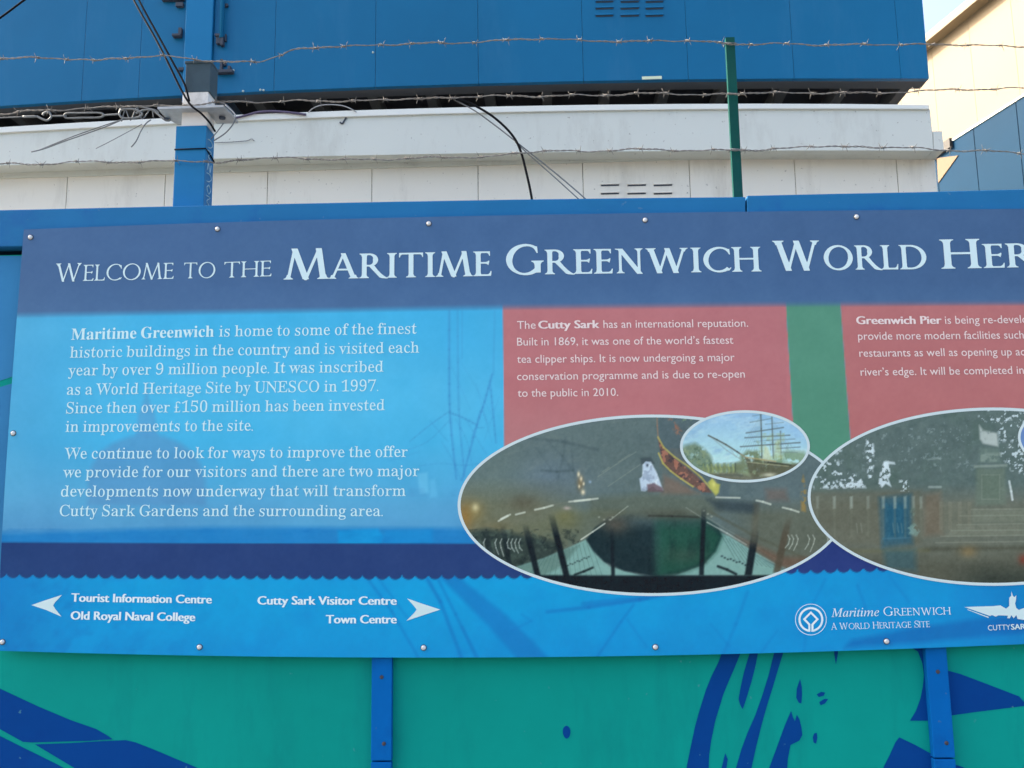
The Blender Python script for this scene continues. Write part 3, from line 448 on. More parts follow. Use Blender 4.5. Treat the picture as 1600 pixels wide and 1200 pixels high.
114: (306, [[23,-2,18,3,19,17,43,24,59,34,78,60,79,253,78,280,70,294,59,307,50,313,23,322,20,328,21,339,27,342,59,341,109,324,143,341,158,342,162,337,161,326,141,282,141,280,148,279,160,280,180,307,205,325,221,331,239,335,259,334,277,329,286,323,299,303,301,287,296,273,282,262,271,258,259,259,249,267,243,280,239,284,227,289,214,289,196,282,171,254,144,235,143,62,161,36,173,28,191,22,216,18,219,12,218,1,211,-2,166,-1,134,7,111,17,75,3,57,-1]]),
115: (307, [[165,-13,128,-7,90,9,72,13,56,-9,42,-11,37,-6,37,10,44,35,37,96,37,112,42,117,56,117,60,115,70,76,82,49,110,31,133,21,162,17,192,25,210,40,220,67,220,83,214,101,203,117,172,137,108,169,89,183,72,201,62,217,56,233,55,249,59,283,68,303,84,324,102,337,126,348,142,351,181,349,237,331,251,350,265,352,270,344,270,331,264,310,269,278,270,249,265,241,253,242,248,246,229,296,192,318,165,324,142,321,122,310,110,294,106,267,108,253,117,240,142,220,210,186,241,165,260,138,268,112,269,92,265,58,257,40,240,17,218,1,201,-6]]),
116: (243, [[141,2,115,9,93,22,83,34,77,49,74,70,74,306,55,309,34,303,25,303,20,309,20,315,22,329,27,336,80,358,108,404,135,459,143,465,152,466,160,461,159,438,141,345,159,340,207,340,225,343,230,338,230,311,229,306,223,303,207,306,157,306,138,299,138,79,140,63,146,54,159,45,168,41,180,41,205,53,225,79,232,80,239,77,244,70,227,38,202,14,186,7,166,1]]),
117: (399, [[254,-11,249,-6,249,3,260,37,256,41,250,41,231,21,204,5,190,1,163,-3,140,-1,113,9,100,18,87,31,75,58,71,90,71,278,50,307,31,318,12,324,10,335,13,341,50,342,77,334,102,324,143,343,152,342,156,338,156,324,135,281,135,83,138,65,147,51,168,39,186,36,213,43,229,52,252,71,271,76,271,281,260,296,245,311,222,320,209,322,206,328,206,338,213,343,250,342,304,324,341,342,350,343,356,340,356,324,335,281,335,69,340,60,356,46,372,38,394,33,398,26,398,17,390,11,356,12,309,22,270,-6]]),
118: (326, [[161,-13,155,-9,152,-4,135,92,63,274,30,307,11,318,-2,322,-5,328,-5,338,2,343,30,342,89,324,114,336,141,343,175,343,181,340,183,328,180,322,152,318,133,303,125,287,184,133,191,131,200,134,204,140,265,296,264,310,248,318,227,321,223,324,223,340,230,343,257,343,284,338,314,343,333,342,337,335,336,324,309,312,300,306,230,124,220,109,193,83,180,-6,173,-13]]),
119: (463, [[137,-13,130,-4,114,96,46,274,23,301,-11,322,-14,331,-13,340,-7,343,14,342,73,324,100,337,118,342,146,343,152,340,152,324,122,310,108,285,162,140,164,136,168,135,182,140,218,228,230,244,249,262,245,278,218,309,205,318,185,324,183,335,187,341,221,342,273,324,293,334,321,342,348,343,354,340,356,331,353,322,339,318,321,307,311,296,307,287,349,153,353,151,364,153,370,158,424,296,425,310,412,318,390,324,390,340,396,343,421,343,443,339,466,343,489,341,492,335,490,324,471,316,460,308,447,269,393,137,380,120,360,103,340,1,336,-10,332,-13,323,-13,314,-6,300,110,265,217,259,219,250,217,244,212,206,121,193,105,174,87,157,-6,150,-13]]),
121: (320, [[59,-147,32,-135,16,-119,11,-108,9,-94,14,-73,32,-59,46,-57,55,-59,63,-65,68,-74,69,-83,66,-94,68,-101,77,-108,86,-110,102,-107,117,-92,138,-56,148,-28,153,1,137,87,62,274,30,306,11,318,-4,322,-8,328,-7,339,0,343,23,343,89,324,116,337,134,342,173,343,179,340,181,328,177,322,155,318,141,312,134,306,123,287,186,127,198,129,205,135,260,290,262,310,248,318,223,322,220,328,221,340,227,343,257,343,282,338,307,343,326,342,331,335,327,322,298,306,229,115,216,98,198,80,184,-10,169,-53,150,-94,136,-115,114,-137,96,-144]]),
46: (125, [[92,28,87,45,72,56,53,56,38,45,32,28,38,10,53,-1,72,-1,87,10]]),
163: (330, [[28,0,25,6,27,33,85,34,89,35,91,40,90,206,85,209,36,210,35,238,40,241,85,241,90,243,91,356,97,359,142,359,145,353,147,243,151,241,219,241,223,240,225,235,225,215,222,210,151,209,146,206,146,38,151,34,260,35,284,97,288,100,297,99,299,97,298,88,281,6,274,0], [83,375,80,383,87,415,105,444,122,461,142,474,174,484,206,484,219,481,238,475,256,463,267,453,283,433,298,399,294,394,258,388,245,415,231,428,208,440,185,443,158,435,141,422,128,401,121,376]]),
},
84: {
73: (182, [[3,0,0,6,1,13,22,24,34,40,43,78,43,422,38,449,31,465,22,477,1,487,0,497,6,500,158,500,161,497,160,487,144,478,132,467,123,447,120,431,120,69,123,53,132,33,144,22,160,13,161,3,156,0]]),
69: (320, [[3,0,0,6,1,13,22,24,34,40,43,78,43,422,38,449,31,465,22,477,1,487,1,498,6,500,271,499,273,494,273,412,269,407,262,407,258,410,254,431,245,449,233,461,222,465,135,466,130,462,126,453,120,431,122,286,126,284,203,284,228,292,247,309,253,311,260,309,261,299,257,258,250,247,250,228,247,223,238,224,222,243,201,250,126,250,122,248,120,69,126,47,130,38,135,34,231,34,249,42,262,55,272,72,281,98,292,100,295,94,288,2,283,0]]),
76: (320, [[3,0,0,6,1,13,22,24,34,40,43,78,43,422,38,449,31,465,22,477,1,487,0,497,6,500,158,500,161,497,160,487,144,478,132,467,123,447,120,431,120,69,123,53,130,38,135,34,231,35,244,41,258,55,267,72,277,106,281,109,290,109,292,103,286,6,283,1,278,0]]),
84: (440, [[131,0,128,6,129,12,147,21,159,33,166,47,171,69,170,462,165,466,70,466,61,464,42,449,33,428,29,409,17,407,14,412,15,498,20,500,403,499,405,494,405,412,401,407,395,407,391,410,386,433,379,447,372,456,361,463,349,466,254,466,249,462,248,76,251,58,260,35,269,24,290,13,290,2,286,0]]),
72: (480, [[3,0,0,6,1,13,22,24,34,40,43,78,43,422,38,449,31,465,22,477,1,487,1,498,6,500,156,500,160,498,160,487,144,478,132,467,126,453,121,433,120,283,122,278,335,277,339,278,341,283,341,424,336,449,329,465,313,481,299,487,299,498,303,500,457,499,458,487,441,478,430,467,423,453,418,433,418,67,423,47,430,33,441,22,458,13,458,2,453,0,303,0,298,3,299,13,313,19,329,35,338,62,341,78,341,238,339,242,126,243,122,242,120,238,121,67,126,47,132,33,144,22,160,13,160,2,156,0]]),
79: (550, [[243,-9,198,0,171,9,148,20,112,45,72,84,50,118,34,150,25,178,15,230,15,268,25,323,36,355,57,393,91,437,130,469,173,492,218,506,273,510,332,501,384,478,421,453,456,418,483,377,505,323,515,271,515,232,510,196,494,146,471,103,434,58,393,27,359,9,300,-8,282,-10], [233,30,252,29,271,31,302,41,339,61,370,89,392,118,410,155,421,187,431,228,433,246,433,309,426,346,408,389,390,416,365,441,330,462,307,469,284,472,241,464,209,451,174,425,150,399,134,373,116,334,102,284,97,252,97,191,104,155,125,107,150,72,168,57,205,36]]),
67: (460, [[243,-9,189,2,143,22,100,54,74,82,50,118,34,150,25,178,15,230,15,268,25,323,38,359,66,407,92,439,137,473,184,496,232,508,275,510,312,506,346,496,373,485,412,461,428,467,437,353,432,349,423,351,403,393,382,424,368,438,348,453,325,464,289,472,262,469,228,460,191,439,161,412,136,378,120,346,109,314,99,273,95,221,99,175,111,134,127,103,153,70,189,43,221,31,257,29,303,41,325,52,349,68,380,101,384,99,412,68,418,70,439,92,443,88,449,75,414,26,391,26,353,7,314,-5,282,-10]]),
71: (510, [[241,-9,189,2,144,23,100,54,72,84,43,130,27,168,15,228,15,268,20,305,36,355,66,407,92,439,130,469,157,485,184,496,232,508,275,511,332,501,362,490,403,467,414,469,417,453,424,359,419,356,409,358,387,409,367,439,348,453,319,467,289,472,248,467,205,449,177,428,150,398,122,350,109,314,97,257,95,218,100,173,116,123,137,88,153,70,170,55,189,43,209,34,232,29,255,29,291,36,326,53,364,86,381,105,381,150,376,178,364,201,339,217,340,230,494,231,498,229,499,221,497,216,480,208,473,201,464,184,459,168,458,37,456,32,400,31,348,4,314,-5,282,-10]]),
68: (510, [[3,0,0,6,1,13,22,24,34,40,43,78,43,422,38,449,31,465,22,477,1,487,1,498,6,500,219,500,253,495,317,475,347,458,385,429,419,390,443,351,461,297,466,253,461,206,449,165,429,124,400,85,370,58,335,35,301,19,253,5,219,0], [133,35,194,34,226,39,258,48,294,69,331,102,349,128,365,160,377,199,382,238,379,285,365,340,349,372,331,398,295,431,258,452,228,461,194,466,135,466,130,462,123,447,120,431,120,69,126,47]]),
82: (450, [[433,-14,372,-5,331,10,167,228,156,235,126,235,121,232,120,68,128,40,140,25,160,13,160,3,156,1,6,1,1,3,2,13,19,22,29,32,38,50,43,77,43,425,33,461,19,478,1,487,2,500,172,501,192,498,219,491,242,480,273,454,286,436,299,407,305,382,304,350,297,322,283,295,258,267,244,257,242,252,249,246,303,159,357,88,408,37,438,15,464,0,466,-9,462,-15], [122,270,167,269,197,281,213,300,222,325,220,370,223,407,220,420,215,432,203,448,192,457,169,466,133,466,128,459,121,436,120,275]]),
65: (480, [[-15,0,-18,3,-18,12,3,23,12,35,19,51,23,72,28,75,48,76,56,90,187,467,187,476,176,510,177,515,254,515,404,78,407,75,428,73,441,33,453,21,471,12,471,2,466,0,312,0,309,6,310,13,331,24,337,35,292,165,130,166,125,165,122,160,80,38,85,26,107,13,107,2,103,0], [139,201,273,200,280,203,215,397,210,404,205,397,141,215]]),
77: (600, [[269,-15,261,-9,259,0,244,1,240,7,131,354,126,360,79,45,90,26,112,13,113,4,108,1,-8,1,-13,4,-12,13,6,22,15,32,24,50,28,70,31,75,40,78,43,91,98,457,82,511,87,515,160,515,167,510,292,113,296,107,413,452,414,466,408,512,412,515,485,514,488,511,493,484,543,91,546,78,554,73,564,36,574,24,594,13,595,4,590,1,440,1,434,4,436,13,453,22,462,31,467,41,468,50,429,348,426,356,421,350,318,41,318,29,326,4,321,1,306,0,296,-15]]),
78: (510, [[357,-15,347,-3,121,374,118,372,117,366,117,73,120,57,129,34,143,20,159,13,160,4,155,1,39,1,34,3,35,13,55,25,64,36,74,66,74,448,69,461,59,474,17,486,15,495,17,500,134,499,359,127,366,120,367,432,358,461,348,475,325,487,325,498,330,501,446,501,450,499,450,487,429,475,420,463,410,432,410,45,413,36,442,-12,437,-15]]),
87: (690, [[160,-10,155,-2,44,416,41,423,30,424,27,428,22,450,13,468,3,478,-14,487,-15,497,-11,499,142,499,146,497,146,487,124,475,117,464,198,157,208,131,215,150,293,441,279,496,285,499,361,498,367,484,455,150,462,131,472,157,552,457,551,466,544,475,521,487,521,497,526,499,648,498,650,493,648,487,633,480,619,466,609,446,605,426,587,423,584,418,484,46,496,-4,495,-9,417,-10,411,-7,314,355,309,346,229,48,230,37,242,-7,237,-10]]),
},
116: {
73: (155, [[3,0,0,6,1,13,22,24,34,40,43,78,43,422,38,449,31,465,22,477,1,487,0,497,6,500,131,500,134,497,133,487,117,479,106,468,98,453,93,433,93,67,98,47,105,33,116,22,133,13,134,3,128,0]]),
69: (320, [[3,0,0,6,1,13,22,24,34,40,43,78,43,422,38,449,31,465,22,477,1,487,1,498,6,500,271,499,273,494,273,422,269,416,262,416,258,421,254,442,244,461,238,468,224,474,115,475,106,468,98,453,93,433,93,281,95,276,206,275,227,281,251,302,259,301,261,292,257,258,250,247,250,228,247,223,238,224,222,243,201,250,99,250,94,248,93,67,100,42,113,26,233,25,251,32,258,39,272,62,281,87,292,88,295,83,288,2,283,0]]),
76: (320, [[3,0,0,6,1,13,22,24,34,40,43,78,43,422,38,449,31,465,22,477,1,487,0,497,6,500,131,500,134,497,133,487,117,479,106,468,98,453,93,433,93,67,96,53,105,33,115,25,233,26,247,32,256,41,270,67,277,97,281,100,290,100,292,94,286,6,283,1,278,0]]),
84: (440, [[147,0,144,3,145,12,161,22,172,33,181,53,184,69,184,472,179,475,63,474,53,469,42,459,35,444,29,418,20,416,16,417,14,422,15,498,20,500,403,499,405,494,405,422,404,418,399,416,391,419,386,442,377,460,363,472,352,475,240,475,236,473,234,76,237,58,246,35,255,24,276,13,277,3,272,0]]),
72: (480, [[3,0,0,6,1,13,22,24,34,40,43,78,43,422,38,449,31,465,22,477,1,487,1,498,6,500,128,500,134,497,133,487,116,478,105,467,93,435,93,272,95,267,362,266,366,267,368,272,368,424,363,449,356,465,347,477,326,487,325,497,331,500,457,499,458,487,441,478,430,467,423,453,418,433,418,67,423,47,430,33,441,22,458,13,458,2,453,0,331,0,325,3,326,13,347,23,356,35,366,62,368,78,368,238,366,242,99,243,95,242,93,238,93,65,105,33,116,22,133,13,134,3,128,0]]),
79: (550, [[243,-9,198,0,171,9,148,20,112,45,72,84,50,118,34,150,25,178,15,230,15,268,25,323,36,355,57,393,91,437,130,469,173,492,218,506,273,510,332,501,384,478,421,453,456,418,483,377,505,323,515,271,515,232,510,196,494,146,471,103,434,58,393,27,359,9,300,-8,282,-10], [235,18,264,17,309,27,348,45,373,63,403,93,426,125,446,168,458,212,463,250,463,275,458,312,448,348,428,391,409,417,371,452,332,473,307,481,273,483,230,476,191,460,155,435,118,396,100,366,77,309,70,273,67,250,70,200,84,146,102,109,130,72,159,47,198,27]]),
67: (460, [[243,-9,189,2,143,22,100,54,74,82,50,118,34,150,25,178,15,230,15,268,25,323,38,359,66,407,92,439,137,473,184,496,232,508,275,510,312,506,346,496,373,485,412,461,428,467,437,351,428,349,422,353,403,393,381,425,358,448,357,453,363,457,332,473,305,481,271,483,230,476,209,469,182,455,157,438,125,405,102,371,79,318,70,275,67,221,73,184,84,146,104,105,136,66,178,36,203,25,223,20,262,17,309,27,348,45,373,63,396,83,414,67,439,92,443,88,449,75,414,26,391,26,353,7,314,-5,282,-10]]),
71: (510, [[241,-9,189,2,144,23,100,54,72,84,43,130,27,168,15,228,15,268,20,305,36,355,66,407,92,439,130,469,157,485,184,496,232,508,275,511,332,501,362,490,403,467,414,469,417,453,424,359,419,356,409,358,385,414,369,437,354,453,354,457,358,459,325,476,284,483,239,478,200,465,157,438,127,407,102,371,84,332,70,275,67,221,73,184,89,134,109,98,128,74,152,53,173,38,203,25,239,17,266,18,303,25,309,30,307,32,308,37,381,103,381,150,376,178,364,201,339,217,339,229,344,231,466,231,471,229,472,221,470,216,453,208,444,199,432,168,431,96,447,80,448,75,432,55,429,32,398,30,348,4,316,-5,282,-10]]),
68: (510, [[3,0,0,6,1,13,22,24,34,40,43,78,43,422,38,449,31,465,22,477,1,487,1,498,6,500,219,500,253,495,317,475,347,458,385,429,419,390,443,351,461,297,466,253,461,206,449,165,429,124,400,85,370,58,335,35,301,19,253,5,219,0], [112,26,210,25,249,33,290,48,320,67,357,101,386,144,399,176,409,217,411,262,404,308,388,351,367,386,334,422,306,443,269,461,240,470,208,475,117,475,107,469,98,453,93,433,93,67,100,42]]),
82: (450, [[433,-14,372,-5,331,10,167,228,156,235,99,235,95,234,93,229,93,66,103,36,113,24,133,13,133,3,128,1,6,1,1,3,2,13,19,22,29,32,38,50,43,77,43,425,33,461,19,478,1,487,2,500,172,501,192,498,219,491,242,480,273,454,288,432,302,398,305,382,305,352,302,336,291,309,275,284,254,263,223,245,221,238,293,148,349,87,407,36,464,0,466,-9,462,-15], [95,261,172,260,185,263,215,278,228,292,239,309,250,348,250,388,247,404,236,432,226,446,215,457,199,467,167,476,117,476,110,473,102,461,93,432,93,266]]),
65: (480, [[-9,0,-12,3,-12,12,9,23,19,35,25,51,30,72,34,75,55,76,62,90,198,481,191,514,195,516,239,515,243,510,262,456,390,78,393,75,414,73,420,49,429,31,443,19,456,12,458,3,452,0,327,0,323,2,323,12,342,22,351,31,352,35,306,165,123,166,118,164,111,147,73,35,83,22,102,12,102,2,98,0], [129,190,291,189,298,192,221,422,214,434,206,419,143,238,128,194]]),
77: (600, [[269,-15,266,-12,264,-3,257,3,255,9,142,368,128,404,125,400,72,50,78,33,91,20,107,13,108,4,103,1,-2,1,-7,4,-6,13,12,22,21,32,30,50,34,70,37,75,46,78,49,91,106,470,105,482,97,511,103,515,146,515,151,511,286,82,291,74,426,472,422,511,428,515,471,514,474,511,479,482,530,86,532,78,540,73,543,54,552,34,566,20,582,13,583,4,578,1,453,1,447,4,449,13,467,22,478,34,483,45,438,393,435,400,430,393,307,25,311,4,303,-1,298,-14]]),
78: (510, [[373,-15,363,-3,109,418,107,418,106,411,106,66,111,45,120,29,145,13,147,7,146,3,141,1,39,1,34,3,35,13,55,25,64,36,74,66,74,463,73,468,64,473,17,486,15,495,17,500,114,501,120,498,378,71,380,73,381,79,381,420,376,450,367,468,355,480,340,486,338,495,340,500,343,501,446,501,450,499,450,487,429,475,420,463,410,432,410,20,426,-12,421,-15]]),
87: (690, [[176,-10,171,-4,166,12,58,421,55,424,42,426,35,450,26,468,17,478,-1,487,-1,497,3,499,126,499,130,497,130,487,110,475,103,466,103,462,191,125,200,93,203,91,208,103,301,448,303,459,295,489,295,498,342,499,349,496,448,118,458,91,465,109,559,457,556,468,544,480,529,487,527,496,533,499,641,498,643,493,641,487,626,480,612,466,599,426,583,424,578,418,473,30,481,-4,480,-9,433,-10,426,-4,324,382,319,394,314,387,219,32,218,25,226,-7,221,-10]]),
83: (386, [[50,-14,45,-7,46,14,61,50,46,143,45,168,50,176,66,176,71,171,83,107,97,62,148,32,179,21,191,18,239,18,263,25,282,34,296,45,311,62,322,87,326,107,325,137,322,146,314,166,298,186,266,208,152,265,123,286,93,320,83,343,76,375,78,414,91,450,107,472,123,486,141,498,166,509,205,513,246,510,277,501,334,477,352,513,371,513,374,507,372,487,360,455,374,375,373,355,368,350,357,350,350,357,325,441,273,472,241,483,196,486,161,475,143,464,131,450,122,432,116,409,117,380,125,357,136,339,152,324,180,306,296,248,321,231,350,198,362,173,369,143,366,98,351,59,337,39,316,20,289,4,255,-8,237,-11,182,-11,148,-1,87,26,75,7,68,-10,62,-14]]),
},
}
_tes = {}

def inside(p, l):
    c = False
    for a, b in zip(l, l[1:] + l[:1]):
        if (a.y > p.y) != (b.y > p.y) and p.x < (b.x - a.x) * (p.y - a.y) / (b.y - a.y) + a.x: c = not c
    return c

def fill(loops):
    """triangles of each outer loop with the holes that lie in it, as indices into all points in order"""
    start, n = [], 0
    for l in loops:
        start.append(n)
        n += len(l)
    depth = [sum(inside(l[0], m) for m in loops if m is not l) for l in loops]
    tri = []
    for i, l in enumerate(loops):
        if depth[i] % 2: continue
        grp = [i] + [j for j, m in enumerate(loops) if depth[j] == depth[i] + 1 and inside(m[0], l)]
        idx = [start[g] + q for g in grp for q in range(len(loops[g]))]
        for t in tessellate_polygon([loops[g] for g in grp]):
            if len(set(t)) == 3: tri.append(tuple(idx[q] for q in t))
    return tri

def glyph(k):
    if k not in _tes:
        w, loops = OUTLINES[ord(k[0])][ord(k[1])]
        L = [[Vector((l[i] / 500.0, l[i + 1] / 500.0, 0)) for i in range(0, len(l), 2)] for l in loops]
        _tes[k] = (w / 500.0, [p for l in L for p in l], fill(L))
    return _tes[k]

def run_serif(keys):
    """keys: glyph keys, ' ' or (key, size). -> flat points and triangles, cap height 1"""
    pts, tri, x = [], [], 0.0
    for k in keys:
        s = 1.0
        if isinstance(k, tuple): k, s = k
        if k == ' ':
            x += 0.33 * s
            continue
        w, p, t = glyph(k)
        n = len(pts)
        pts += [(x + q.x * s, q.y * s) for q in p]
        tri += [tuple(i + n for i in f) for f in t]
        x += w * s
    return pts, tri

def run_sans(text, bold=0.0):
    """Blender's own built-in typeface; cap height scaled to 1"""
    cu = bpy.data.curves.new('lettering', 'FONT')
    cu.body = text
    cu.offset = bold
    cu.resolution_u = 3
    o = bpy.data.objects.new('lettering', cu)
    COL.objects.link(o)
    dg = bpy.context.evaluated_depsgraph_get()
    me = o.evaluated_get(dg).to_mesh()
    pts = [(v.co.x / 0.70, v.co.y / 0.70) for v in me.vertices]
    fs = [tuple(p.vertices) for p in me.polygons]
    o.evaluated_get(dg).to_mesh_clear()
    bpy.data.objects.remove(o)
    bpy.data.curves.remove(cu)
    return pts, fs

def place_runs(name, runs, mat_, Y, parent, label=None):
    """runs: (points, faces, x0, x1, baseline y at x0, at x1, cap height), measured on the photograph"""
    mb = MB()
    for pts, fs, x0, x1, y0, y1, cap, *more in runs:
        a = np.array(pts)
        sh, dy = more if more else (0.0, 0.0)
        x0, x1 = x0 + sh, x1 + sh
        mn, mx = a[:, 0].min(), a[:, 0].max()
        px = x0 + (a[:, 0] - mn) * (x1 - x0) / (mx - mn)
        py = y0 + (y1 - y0) * (px - x0) / (x1 - x0) - a[:, 1] * cap
        px = px + (673.0 - px) * 1.06e-4 * a[:, 1] * cap
        W = P_np(px, py, Y - dy)
        F = []
        for f in fs:
            p, q, r = W[f[0]], W[f[1]], W[f[2]]
            F.append(f if (q[0] - p[0]) * (r[2] - p[2]) - (q[2] - p[2]) * (r[0] - p[0]) > 0 else f[::-1])
        mb.add(W.tolist(), F)
    o = mb.build(name, mat_, parent)
    if label: o['label'] = label
    return o

def heavy(text, x0, x1, y0, y1, cap, d):
    """bold sans: the letters laid three times, d pixels apart"""
    p, t = run_sans(text)
    return [(p, t, x0 + d, x1 - d, y0, y1, cap, k * d, (k + 1) * 0.00004) for k in (-1, 0, 1)]

def kk(p, s):
    return [' ' if c == ' ' else p + c for c in s]

def caps(p, s, big):
    out = []
    for w in s.split(' '):
        if out: out.append(' ')
        out += [(p + c, big if i == 0 else 1.0) for i, c in enumerate(w)]
    return out

# ------------------------------------------------------------------ printing artwork onto a mesh
def vnoise(x, y, seed=0):
    xi, yi = np.floor(x).astype(np.int64), np.floor(y).astype(np.int64)
    fx, fy = x - xi, y - yi
    fx, fy = fx * fx * (3 - 2 * fx), fy * fy * (3 - 2 * fy)
    def h(a, b):
        n = (a * 374761393 + b * 668265263 + seed * 974711) & 0xffffffff
        n = ((n ^ (n >> 13)) * 1274126177) & 0xffffffff
        return ((n ^ (n >> 16)) & 0xffff) / 65535.0
    return (h(xi, yi) * (1 - fx) + h(xi + 1, yi) * fx) * (1 - fy) + (h(xi, yi + 1) * (1 - fx) + h(xi + 1, yi + 1) * fx) * fy

def fbm(x, y, sc, seed=0, oc=4):
    s, a, t = 0.0, 1.0, 0.0
    for k in range(oc):
        s = s + a * vnoise(x / sc * 2 ** k, y / sc * 2 ** k, seed + k * 17)
        t += a
        a *= 0.55
    return s / t

class Paint:
    """inks laid one over another at points (x, y) of a print, measured in photograph pixels"""
    def __init__(self, x, y, col):
        self.x, self.y = x, y
        self.c = np.tile(np.array(col, float), (len(x), 1))

    def mix(self, idx, a, col):
        col = np.asarray(col, float)
        self.c[idx] = self.c[idx] * (1 - a[:, None]) + col * a[:, None]

    def grad(self, w, col):
        self.mix(slice(None), np.clip(w, 0, 1), col)

    def _box(self, x0, x1, y0, y1):
        return np.where((self.x > x0) & (self.x < x1) & (self.y > y0) & (self.y < y1))[0]

    def poly(self, pts, col, soft=1.5, alpha=1.0, tex=None):
        p = np.array(pts, float)
        i = self._box(p[:, 0].min() - soft, p[:, 0].max() + soft, p[:, 1].min() - soft, p[:, 1].max() + soft)
        if len(i) == 0: return self
        x, y = self.x[i], self.y[i]
        ins = np.zeros(len(i), bool)
        d = np.full(len(i), 1e9)
        n = len(p)
        for k in range(n):
            ax, ay = p[k]
            bx, by = p[(k + 1) % n]
            ex, ey = bx - ax, by - ay
            t = np.clip(((x - ax) * ex + (y - ay) * ey) / (ex * ex + ey * ey + 1e-12), 0, 1)
            d = np.minimum(d, np.hypot(x - ax - t * ex, y - ay - t * ey))
            if ay != by:
                c = (ay > y) != (by > y)
                ins ^= c & (x < ex * (y - ay) / (by - ay) + ax)
        a = np.clip(0.5 + np.where(ins, d, -d) / soft, 0, 1) * alpha
        if tex is not None: a = a * tex(x, y)
        self.mix(i, a, col)
        return self

    def line(self, pts, w, col, soft=1.2, alpha=1.0):
        for (ax, ay), (bx, by) in zip(pts[:-1], pts[1:]):
            m = w / 2 + soft
            i = self._box(min(ax, bx) - m, max(ax, bx) + m, min(ay, by) - m, max(ay, by) + m)
            if len(i) == 0: continue
            x, y = self.x[i], self.y[i]
            ex, ey = bx - ax, by - ay
            t = np.clip(((x - ax) * ex + (y - ay) * ey) / (ex * ex + ey * ey + 1e-12), 0, 1)
            d = np.hypot(x - ax - t * ex, y - ay - t * ey)
            self.mix(i, np.clip(0.5 + (w / 2 - d) / soft, 0, 1) * alpha, col)
        return self

    def blob(self, cx, cy, rx, ry, col, alpha=1.0, hard=0.0):
        k = 2.2
        i = self._box(cx - rx * k, cx + rx * k, cy - ry * k, cy + ry * k)
        if len(i) == 0: return self
        q = np.hypot((self.x[i] - cx) / rx, (self.y[i] - cy) / ry)
        a = np.exp(-q * q * 1.2) if hard <= 0 else np.clip((1 - q) / hard, 0, 1)
        self.mix(i, a * alpha, col)
        return self

    def grain(self, sc, amt, seed=0):
        f = fbm(self.x, self.y, sc, seed) - 0.5
        self.c = self.c + (f * amt)[:, None]
        return self

    def ink(self):
        return base_of(np.clip(self.c, 0, 255))

def np_mesh(name, V, Q, ink, material, parent):
    used = np.unique(Q)
    re = np.full(len(V), -1)
    re[used] = np.arange(len(used))
    V, Q, ink = V[used], re[Q], ink[used]
    me = bpy.data.meshes.new(name)
    me.vertices.add(len(V))
    me.vertices.foreach_set('co', V.astype(np.float32).ravel())
    me.loops.add(Q.size)
    me.loops.foreach_set('vertex_index', Q.astype(np.int32).ravel())
    me.polygons.add(len(Q))
    me.polygons.foreach_set('loop_start', np.arange(0, Q.size, 4, dtype=np.int32))
    me.polygons.foreach_set('loop_total', np.full(len(Q), 4, dtype=np.int32))
    me.update(calc_edges=True)
    at = me.attributes.new('ink', 'FLOAT_COLOR', 'POINT')
    at.data.foreach_set('color', np.concatenate([ink, np.ones((len(ink), 1))], 1).astype(np.float32).ravel())
    me.materials.append(material)
    me.validate()
    o = link(bpy.data.objects.new(name, me))
    attach(o, parent)
    return o

def grid_quads(nx, ny):
    i = np.arange((nx - 1) * (ny - 1))
    c, r = i % (nx - 1), i // (nx - 1)
    a = r * nx + c
    return np.stack([a + nx, a + nx + 1, a + 1, a], 1)      # rows run downwards, so this winding faces the street

# ------------------------------------------------------------------ ground
g = MB().box(-60, 60, -4.6, 60, -0.2, 0.0).build('pavement', M_ground)
tag(g, kind='structure')
g = MB().box(-60, 60, -60, -4.72, -0.4, -0.12).build('road', M_road)
tag(g, kind='structure')
g = MB().box(-60, 60, -4.72, -4.6, -0.4, 0.004).build('kerb', mat('granite kerb', raw=(0.34, 0.33, 0.32), rough=0.8))
tag(g, kind='structure')
g = MB().box(-900, 900, -900, 900, -0.9, -0.45).build('ground', M_ground)
tag(g, kind='structure')

# ------------------------------------------------------------------ hoarding
hoard = tag(empty('hoarding', (0, 0, 0)), 'teal painted timber hoarding with blue battens and a blue top rail', 'hoarding')

def rail_piece(tops, bots, parent, name='top_rail', m=M_rail, y0=-0.020, y1=0.055):
    mb = MB()
    n = len(tops)
    A = [P(x, y, y0) for x, y in tops]
    B = [P(x, y, y0) for x, y in bots]
    V = []
    for a, b in zip(A, B):
        V += [a, b, Vector((b.x, y1, b.z)), Vector((a.x, y1, a.z))]
    F = []
    for i in range(n - 1):
        j, k = i * 4, i * 4 + 4
        F += [(j, j + 1, k + 1, k), (j + 1, j + 2, k + 2, k + 1), (j + 2, j + 3, k + 3, k + 2), (j + 3, j, k, k + 3)]
    F += [(3, 2, 1, 0), tuple(4 * (n - 1) + q for q in range(4))]
    return mb.add(V, F).build(name, m, parent, bevel=0.002)

rail_piece([(-420, 335), (-200, 332.5), (0, 328), (200, 323.5), (400, 319), (600, 315), (800, 311.5), (1000, 309), (1165, 307.5)],
           [(-420, 386), (-200, 386), (0, 385), (200, 383), (400, 381), (600, 379), (800, 377), (1000, 375), (1165, 373)], hoard)
rail_piece([(1167.5, 305.5), (1300, 302.5), (1450, 299.5), (1600, 295.5), (1900, 289), (2300, 281)],
           [(1167.5, 373), (1300, 372), (1450, 371), (1600, 370), (1900, 369), (2300, 368)], hoard, y0=-0.0215)

